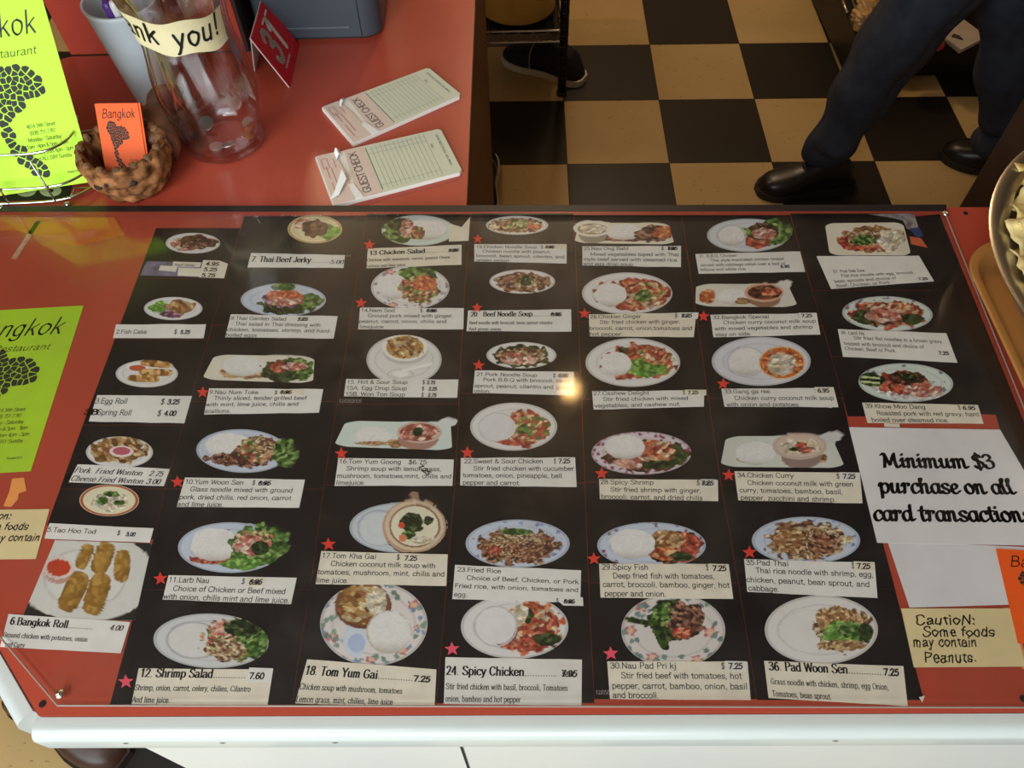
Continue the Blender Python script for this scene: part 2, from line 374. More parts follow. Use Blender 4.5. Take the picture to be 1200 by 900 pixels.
tile_light = tile_mat('light_tile', (182, 150, 98), (196, 166, 114), (96, 76, 46), .67)
tile_dark = tile_mat('dark_tile', (27, 22, 18), (34, 28, 23), (92, 80, 64), .72)
grout = mat('tile_seam', (52, 40, 26), .8)
V, Fc, MI = [], [], []
ct, st = math.cos(TYAW), math.sin(TYAW)
for i in range(-13, 13):
    for j in range(-15, 10):
        n = len(V)
        for a, c in ((.004, .004), (.996, .004), (.996, .996), (.004, .996)):
            x, y = T_*(i+a), T_*(j+c); V.append((TX0+ct*x-st*y, TY0+st*x+ct*y, 0))
        Fc.append([n, n+1, n+2, n+3]); MI.append((i+j) % 2)
n = len(V)
V += [(-4, -3, -.0006), (4.2, -3, -.0006), (4.2, 5.2, -.0006), (-4, 5.2, -.0006)]; Fc.append([n, n+1, n+2, n+3]); MI.append(2)
floor = obj('floor', V, Fc, [tile_light, tile_dark, grout]); floor.data.polygons.foreach_set('material_index', MI); tag(floor, kind='structure')
wallm = mat('painted_wall', (150, 120, 88), .8, var=.04, vscale=3)
ceilm = mat('ceiling_board', (158, 148, 134), .85, var=.03, vscale=4)
X0, X1, Y0, Y1, ZC = -3.6, 3.8, -2.6, 4.6, 2.72
def slab(name, a, b, m):
    c = [(a[i]+b[i])/2 for i in range(3)]; d = [abs(b[i]-a[i]) for i in range(3)]
    return tag(MB().box(c, d).build(name, m), kind='structure')
slab('ceiling', (X0, Y0, ZC), (X1, Y1, ZC+.08), ceilm)
slab('wall_back', (X0, Y1, 0), (X1, Y1+.1, ZC), wallm)
slab('wall_left', (X0-.1, Y0, 0), (X0, Y1, ZC), wallm)
slab('wall_right', (X1, Y0, 0), (X1+.1, Y1, ZC), wallm)
b = MB()                                     # shop front with a window opening
wx0, wx1, wz0, wz1 = -2.6, .6, .85, 2.6
for a, c in (((X0, Y0-.1, 0), (wx0, Y0, ZC)), ((wx1, Y0-.1, 0), (X1, Y0, ZC)), ((wx0, Y0-.1, 0), (wx1, Y0, wz0)), ((wx0, Y0-.1, wz1), (wx1, Y0, ZC))):
    b.box([(a[i]+c[i])/2 for i in range(3)], [abs(c[i]-a[i]) for i in range(3)])
tag(b.build('wall_front', wallm), kind='structure')
win = empty('window_1', ((wx0+wx1)/2, Y0, wz0)); tag(win, kind='structure')
fr = MB()
for xx in (wx0+.02, (wx0+wx1)/2, wx1-.02): fr.box((xx, Y0-.05, (wz0+wz1)/2), (.04, .06, wz1-wz0))
for zz in (wz0+.02, wz1-.02): fr.box(((wx0+wx1)/2, Y0-.05, zz), (wx1-wx0, .06, .04))
tag(fr.build('window_frame', mat('window_metal', (150, 150, 148), .4), win), kind='structure')
tag(MB().box(((wx0+wx1)/2, Y0-.05, (wz0+wz1)/2), (wx1-wx0-.04, .006, wz1-wz0-.04)).build('window_pane', clear_mat('window_glass'), win), kind='structure')

# ------------------------------------------------------------------ menu counter
MC = empty('service_counter', (0, .45, 0), 'red laminate counter with white vinyl edge, holding the menu photos under clear plastic', 'counter')
E_ = {'fl': P(45, 839, CT)[:2], 'cl': P(0, 762, CT)[:2]}
fl = E_['fl']; dch = (E_['cl']-fl)/np.linalg.norm(E_['cl']-fl)
cl = fl + dch*.42
fr_dir = (P(1200, 834.5, CT)[:2]-fl); fr_dir /= np.linalg.norm(fr_dir)
frp = fl + fr_dir*1.5
rl, rr = P(0, 248.5, CT)[:2], P(1110, 243, CT)[:2]
rdir = (rr-rl)/np.linalg.norm(rr-rl)
RL, RR = rl - rdir*.28, rr + rdir*.55
top = [fl, frp, RR, RL, np.array([RL[0], cl[1]+.02]), cl]
b = MB(); b.prism(top, CT-.03, CT); ctop = b.build('counter_top', RED, MC)
inset = .012
def off(p, d, k): n = np.array([d[1], -d[0]]); return p + n*k
panel_m = mat('white_panel', (214, 213, 209), .45, var=.02, vscale=5)
pl = P(150, 874, CT-.05)[:2]                # left end of the white front board
cen = np.array([.3, .5])
body = [pl + fr_dir*.002 + np.array([.0, .004]), frp+np.array([-.02, .004]), RR+np.array([-.03, -.03]), RL+np.array([.05, -.03]), np.array([RL[0]+.05, pl[1]+.34]), pl+np.array([-.19, .22])]
b = MB(); b.prism(body, .10, CT-.03); b.build('counter_body', panel_m, MC)
b = MB(); b.prism([q+(cen-q)*.06 for q in map(np.array, body)], .0, .10); b.build('toe_kick', mat('black_toe_kick', (22, 20, 20), .6), MC)
s0 = P(536.5, 876, CT-.05); fy = float(np.interp(s0[0], [body[0][0], body[1][0]], [body[0][1], body[1][1]]))
MB().box((s0[0], fy-.0006, .46), (.0022, .0012, .72)).build('panel_seam', mat('seam_black', (20, 20, 20), .7), MC)
def bumper(p, q, name='edge_bumper'):
    """rounded vinyl strip along the counter edge from p to q"""
    d = (q-p)/np.linalg.norm(q-p); nrm = np.array([d[1], -d[0]])
    prof = [(0.0006, -.002)]
    for k in range(0, 91, 15): a = math.radians(90-k); prof.append((.0075+.0105*math.cos(a), -.0125+.0105*math.sin(a)))
    for k in range(0, 91, 15): a = math.radians(-k); prof.append((.0075+.0105*math.cos(a), -.036+.0105*math.sin(a)))
    prof += [(.0006, -.046)]
    V = []
    ends = [(p, 0), (q, 0)]
    n = len(prof)
    for e, _ in ends:
        for o_, z in prof: V.append((e[0]+nrm[0]*o_, e[1]+nrm[1]*o_, CT+z))
    Fc = [[i, (i+1) % n, n+(i+1) % n, n+i] for i in range(n)] + [list(range(n-1, -1, -1)), list(range(n, 2*n))]
    return smooth_by_angle(obj(name, V, Fc, WHITEV, MC), 50)
bumper(fl + fr_dir*(-.003), frp)
bumper(cl, fl - dch*(-.004) + np.array([-.004, .002]))
bumper(np.array([RL[0], RL[1]]), np.array([RL[0], cl[1]+.02]))
for x, y in ((151, 866), (263, 869), (394, 868.5), (977, 866)):   # scuffs on the vinyl edge
    w = P(x, y, CT-.02)[:2]; w = fl+fr_dir*((w-fl)@fr_dir)+np.array([fr_dir[1], -fr_dir[0]])*.0172; MB().ball((w[0], w[1], CT-.017), (.0034, .0016, .0022), 8).build('scuff_mark', mat('scuff', (92, 84, 84), .7), MC)
# screws
def screw(x, y, z, r=.0042, par=MC):
    w = P(x, y, z); b = MB(); b.ball((w[0], w[1], z), (r, r, r*.55), 12)
    b.box((w[0], w[1], z+r*.5), (r*1.3, r*.25, r*.3), rz=.6); b.box((w[0], w[1], z+r*.5), (r*1.3, r*.25, r*.3), rz=.6+PI/2)
    return b.build('screw', STEEL, par, True)
PZ0, PZ1 = CT+.0024, CT+.0062
for x, y in ((50, 825), (1131.5, 250), (1199, 819)):
    w = P(x, y, CT); MB().lathe([(.0024, 0), (.003, .0003)], (w[0], w[1], CT+.0001), 14).build('screw_hole', mat('hole_black', (30, 12, 10), .9), MC)

# clear sheet over the menu
PLX = empty('clear_cover_sheet', (0, .45, PZ0), 'scratched clear plastic sheet screwed down over the menu photos', 'plastic sheet')
pc = [P(67, 826.5, PZ1)[:2], P(1345, 829, PZ1)[:2], P(1266, 640, PZ1)[:2], P(1107, 247.5, PZ1)[:2], P(-90, 252.5, PZ1)[:2], P(-90, 640, PZ1)[:2]]
b = MB(); b.prism(pc, PZ0, PZ1); b.build('sheet', clear_mat('acrylic', (.985, .985, .985), 1.49, .07, 0, .085), PLX)
for x, y in ((70, 813), (1108, 250)): screw(x, y, PZ1, .0042, PLX)
edge_m = mat('sheet_edge_grey', (150, 130, 122), .3)
b = MB()
for a, c in ((pc[0], pc[1]), (pc[5]+(pc[0]-pc[5])*.3, pc[0]), (pc[2]+(pc[3]-pc[2])*.3, pc[3])):
    b.tube([(a[0], a[1], PZ1-.0006), (c[0], c[1], PZ1-.0006)], .0009, 6)
b.build('polished_edge', edge_m, PLX)
b = MB(); q = [P(-90, 246.6, CT), P(1106, 245, CT), P(1106, 252.2, CT), P(-90, 253, CT)]
b.prism([v[:2] for v in q], CT+.0066, CT+.0074)  # thin black strip over the rear margin of the sheet
tag(b.build('rear_edge_strip', mat('black_strip', (30, 24, 26), .45)), 'long black strip along the rear edge of the menu counter', 'tape')

# ------------------------------------------------------------------ sheets lying under the clear cover
zb = CT+.0004
def flat(name, px, label, cat, m, z=zb, group=None):
    o = paper(name, px, z, m); return tag(o, label, cat, group)
backing = flat('backing_sheet', [(1070, 254), (1101, 251), (1256, 632), (1232, 640), (1172, 503), (1167, 486), (1130, 484), (1095, 330)], 'black backing sheet showing right of the last menu column', 'sheet', BLACKPRINT, CT+.0003)

LINE_X = [ # column boundaries of the photo mosaic, (y, x) as seen
 [(255, 186), (266, 183), (500, 96), (615, 55), (640, 62), (728, 25)],
 [(253, 286), (383, 248), (554, 198), (635, 179), (828, 128)],
 [(253, 430), (317, 419), (400, 407), (555, 381), (680, 365), (797, 346), (832, 341)],
 [(250, 553), (330, 545), (390, 541.5), (555, 534), (686, 523), (783, 515), (832, 511)],
 [(252, 672.4), (405, 679), (555, 685), (715, 691), (832, 697)],
 [(252, 799), (404, 821), (555, 843), (715, 870.7), (832, 889)],
 [(251, 925.7), (405, 970.6), (485, 993)],
]
RIGHT6 = [(251, 925.7), (405, 970.6), (485, 993), (500, 995), (640, 1036), (713, 1055), (822, 1083), (832, 1086)]
RIGHT7 = [(250, 1071), (326, 1094), (490, 1150)]
ROWS = [[267, 326, 398, 498, 573, 632, 768], [253, 303, 381, 470.5, 573, 691, 828], [250.5, 310, 386, 473.5, 568, 669, 826], [250, 299, 376, 461, 566, 681, 824],
        [252, 302, 377, 468, 565, 683, 819.5], [252, 303.5, 382, 466.5, 568, 690, 820.5], [250, 340, 418, 488]]
def lx(line, y): return float(np.interp(y, [q[0] for q in line], [q[1] for q in line]))

def vnoise(x, y, s, seed):
    x = x/s+seed*17.13; y = y/s+seed*7.77; xi = np.floor(x); yi = np.floor(y); fx = x-xi; fy = y-yi
    fx = fx*fx*(3-2*fx); fy = fy*fy*(3-2*fy)
    h = lambda a, c: np.mod(np.sin(a*127.1+c*311.7+seed*13.7)*43758.5453, 1)
    return (h(xi, yi)*(1-fx)+h(xi+1, yi)*fx)*(1-fy)+(h(xi, yi+1)*(1-fx)+h(xi+1, yi+1)*fx)*fy
def cells(x, y, s, seed, ax=1.0):
    """nearest jittered seed: three random values per piece and the distance to it"""
    x = x/s/ax; y = y/s; xi = np.floor(x); yi = np.floor(y); best = np.full(x.shape, 9.0); ida = np.zeros_like(x); idb = np.zeros_like(x)
    for dx in (-1, 0, 1):
        for dy in (-1, 0, 1):
            cx, cy = xi+dx, yi+dy
            r1 = np.mod(np.sin(cx*127.1+cy*311.7+seed*3.1)*43758.5453, 1); r2 = np.mod(np.sin(cx*269.5+cy*183.3+seed*5.3)*43758.5453, 1)
            d = (cx+r1-x)**2+(cy+r2-y)**2; k = d < best
            best = np.where(k, d, best); ida = np.where(k, np.mod(r1*7.31+r2*3.7, 1), ida); idb = np.where(k, np.mod(r2*9.77+r1*1.3, 1), idb)
    return ida, idb, np.sqrt(best)
PAL = {
 'green': [(66, 108, 38), (104, 150, 58), (44, 78, 30), (146, 178, 92)], 'dkgreen': [(38, 58, 26), (58, 84, 34), (26, 40, 22), (92, 104, 52)], 'lettuce': [(120, 178, 60), (150, 200, 84), (84, 140, 44)],
 'brown': [(110, 62, 36), (74, 42, 26), (142, 88, 54), (52, 30, 22)], 'meat': [(122, 70, 52), (88, 48, 38), (162, 108, 82), (62, 38, 32), (186, 142, 112)], 'rice': [(226, 224, 220)],
 'tan': [(206, 162, 100), (178, 126, 70), (228, 190, 134), (150, 98, 50)], 'curry': [(206, 104, 36), (226, 138, 62), (182, 74, 28), (238, 186, 120)], 'red': [(182, 54, 32), (212, 88, 52), (142, 36, 24), (226, 142, 96)],
 'redcream': [(196, 72, 42), (232, 208, 170), (214, 120, 70), (150, 46, 28), (224, 176, 120)], 'cream': [(232, 220, 192), (216, 198, 160), (240, 230, 212)], 'salad': [(98, 130, 56), (206, 112, 76), (224, 196, 150), (140, 64, 48), (168, 176, 96)],
 'noodle': [(206, 176, 128), (176, 132, 84), (140, 86, 54), (226, 208, 168), (108, 66, 44)], 'fried': [(150, 86, 54), (112, 62, 42), (184, 124, 84), (84, 50, 36), (200, 160, 120)], 'purple': [(112, 54, 92), (150, 88, 128), (86, 40, 70), (196, 160, 180)],
 'pink': [(206, 120, 100), (226, 168, 146), (176, 84, 66), (238, 212, 190)], 'veg': [(120, 146, 62), (206, 96, 56), (230, 206, 150), (180, 60, 36), (224, 170, 90)], 'golden': [(196, 152, 92), (160, 112, 56), (222, 186, 128), (130, 86, 40)],
 'roll': [(172, 132, 62), (158, 118, 50), (184, 146, 76), (146, 106, 44)], 'orange': [(224, 110, 52), (236, 146, 84), (202, 84, 36)], 'white': [(228, 226, 222), (240, 238, 234), (206, 202, 198)], 'soup': [(190, 132, 60), (214, 170, 92), (150, 96, 44), (226, 204, 150)],
}
WHITE_P = (222, 221, 220); BLUEW = (196, 206, 222); CREAMP = (222, 218, 202); GREENW = (208, 220, 214)
KIN = 1.0
def paint(x, y, U, Vv, feats, base, seed):
    C = np.broadcast_to(lin(base), x.shape+(3,)).copy(); filled = np.zeros(x.shape, bool)
    for k, f in enumerate(feats):
        kind, u0, v0, ru, rv = f[:5]; sd = seed*1.7+k*3.3
        du, dv = (U-u0)/ru, (Vv-v0)/rv; d = np.hypot(du, dv); nz = vnoise(x, y, 5.0, sd)-.5
        if kind == 'disc': mk = d < 1; c = np.broadcast_to(lin(f[5]), C.shape)*(1+.06*nz[..., None])
        elif kind == 'ring': mk = np.abs(d-1) < f[6]; c = np.broadcast_to(lin(f[5]), C.shape)
        elif kind == 'rice':
            mk = d < 1+.10*nz; fine = vnoise(x, y, 1.7, sd+1)-.5
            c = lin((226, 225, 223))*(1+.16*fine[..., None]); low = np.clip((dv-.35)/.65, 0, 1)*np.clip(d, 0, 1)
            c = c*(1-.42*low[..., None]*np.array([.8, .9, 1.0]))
        elif kind == 'bar':                                # a rolled piece, rot in f[6]
            a = f[6]; px_ = (U-u0)*f[7]; py_ = (Vv-v0)*f[8]; p_ = px_*math.cos(a)+py_*math.sin(a); q_ = -px_*math.sin(a)+py_*math.cos(a)
            mk = (np.abs(p_/ru)**3.2+np.abs(q_/rv)**3.2) < 1
            i1, i2, dd = cells(x, y, 5, sd); pal = lin(np.array(PAL[f[5]])); c = pal[(i1*len(pal)).astype(int)]*(.85+.3*(.5-q_/rv*.5))[..., None]*(1-.25*np.clip(np.abs(q_/rv), 0, 1)[..., None]**2)
        elif kind == 'spots':                              # printed rim decoration
            i1, i2, dd = cells(x, y, f[6], sd); mk = (d < 1) & (d > f[7]) & (i1 < f[8]) & (dd < .42)
            c = np.broadcast_to(lin(f[5]), C.shape)*(.8+.5*i2[..., None])
        elif kind == 'flower':
            a = np.arctan2(dv, du); mk = (d < .8+.2*np.cos(5*a)); c = np.where((d < .34)[..., None], lin((222, 190, 150)), np.where((d < .6)[..., None], lin((216, 170, 162)), lin((182, 104, 100))))
        elif kind == 'line': mk = (np.abs(Vv-v0-(U-u0)*f[6]) < rv) & (np.abs(U-u0) < ru); c = np.broadcast_to(lin(f[5]), C.shape)
        else:                                              # food: a heap of little pieces
            sc = .72*(f[6] if len(f) > 6 else 4.2); ax = f[7] if len(f) > 7 else 1.25
            nz2 = vnoise(x, y, sc*1.3, sd+2)-.5; mk = d < 1+.34*nz+.24*nz2
            wx = x+1.6*nz*sc*.4; wy = y+1.2*nz2*sc*.4
            i1, i2, dd = cells(wx+.45*wy*(1 if k % 2 else -1), wy, sc, sd, ax); pal = lin(np.array(PAL[f[5]]))
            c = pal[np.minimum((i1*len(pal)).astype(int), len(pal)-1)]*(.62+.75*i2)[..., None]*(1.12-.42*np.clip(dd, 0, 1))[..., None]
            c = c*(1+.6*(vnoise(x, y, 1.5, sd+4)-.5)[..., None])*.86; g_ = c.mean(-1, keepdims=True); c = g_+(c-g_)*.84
        C = np.where(mk[..., None], c, C); filled |= mk
    return C, filled

def dish(num, shape, base, feats, parent, over=None):
    """printed picture of a plate: a flat shape coloured by what is printed on it"""
    z = CT+.00062
    if shape[0] == 'e':
        _, cx, cy, rx, ry = shape[:5]; rot = math.radians(shape[5]) if len(shape) > 5 else 0
        th = np.linspace(0, 2*PI, 132, endpoint=False)
        bx, by = np.cos(th), np.sin(th)
        to_px = lambda u, v: (cx+rx*u*math.cos(rot)-ry*v*math.sin(rot), cy+rx*u*math.sin(rot)+ry*v*math.cos(rot))
    else:
        q = np.array(shape[1], float); cut = shape[2] if len(shape) > 2 else .12
        e = []
        for i in range(4):
            a, c = q[i], q[(i+1) % 4]
            for t in np.linspace(cut, 1-cut, 9): e.append(a+(c-a)*t)
        o_ = chaikin(e, 2); cx, cy = q.mean(0); rx = (q[:, 0].max()-q[:, 0].min())/2; ry = (q[:, 1].max()-q[:, 1].min())/2
        bx, by = (o_[:, 0]-cx)/rx, (o_[:, 1]-cy)/ry
        to_px = lambda u, v: (cx+rx*u, cy+ry*v)
    n = len(bx); rings = 40
    if over:
        rad = np.ones(n)
        for (u0, v0, ru, rv) in over:
            for t in np.linspace(1, 1.5, 26):
                rad = np.where(np.hypot((bx*t-u0)/ru, (by*t-v0)/rv) < 1, np.maximum(rad, t), rad)
    else: rad = np.ones(n)
    tt = np.concatenate([np.linspace(0, 1, rings)[1:]**.85])
    if over: tt = np.concatenate([tt[:-1]*1.0])
    U = [np.zeros(1)]; W = [np.zeros(1)]
    for t in tt: U.append(bx*t); W.append(by*t)
    U.append(bx*1.0); W.append(by*1.0)
    nr = len(tt)+1
    if over:
        for s_ in (.25, .5, .75, 1.0):
            U.append(bx*(1+(rad-1)*s_)); W.append(by*(1+(rad-1)*s_))
        nr += 4
    U = np.concatenate(U); W = np.concatenate(W)
    x, y = to_px(U, W)
    if shape[0] == 'e' and base[0] > 190: feats = [('ring', 0, 0, .99, .99, tuple(int(v*.88) for v in base), .035), ('ring', 0, 0, .76, .72, tuple(int(v*.93) for v in base), .03)] + list(feats)
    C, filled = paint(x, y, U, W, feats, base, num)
    if over:
        r_out = np.ones(len(U), bool); r_out[:1+n*(nr-4)] = False
        C = np.where((r_out & ~filled)[:, None], lin((27, 25, 28)), C)
    pts = P(x, y, z)
    Fc = [[0, 1+(k+1) % n, 1+k] for k in range(n)]
    for r in range(nr-1):
        a, c = 1+r*n, 1+(r+1)*n
        Fc += [[a+k, a+(k+1) % n, c+(k+1) % n, c+k] for k in range(n)]
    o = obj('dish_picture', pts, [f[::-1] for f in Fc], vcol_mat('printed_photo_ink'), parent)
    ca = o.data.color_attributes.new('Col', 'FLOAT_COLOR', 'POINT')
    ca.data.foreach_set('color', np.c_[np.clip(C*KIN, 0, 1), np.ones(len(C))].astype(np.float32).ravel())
    if o.data.polygons[0].normal.z < 0: o.data.flip_normals()
    return o

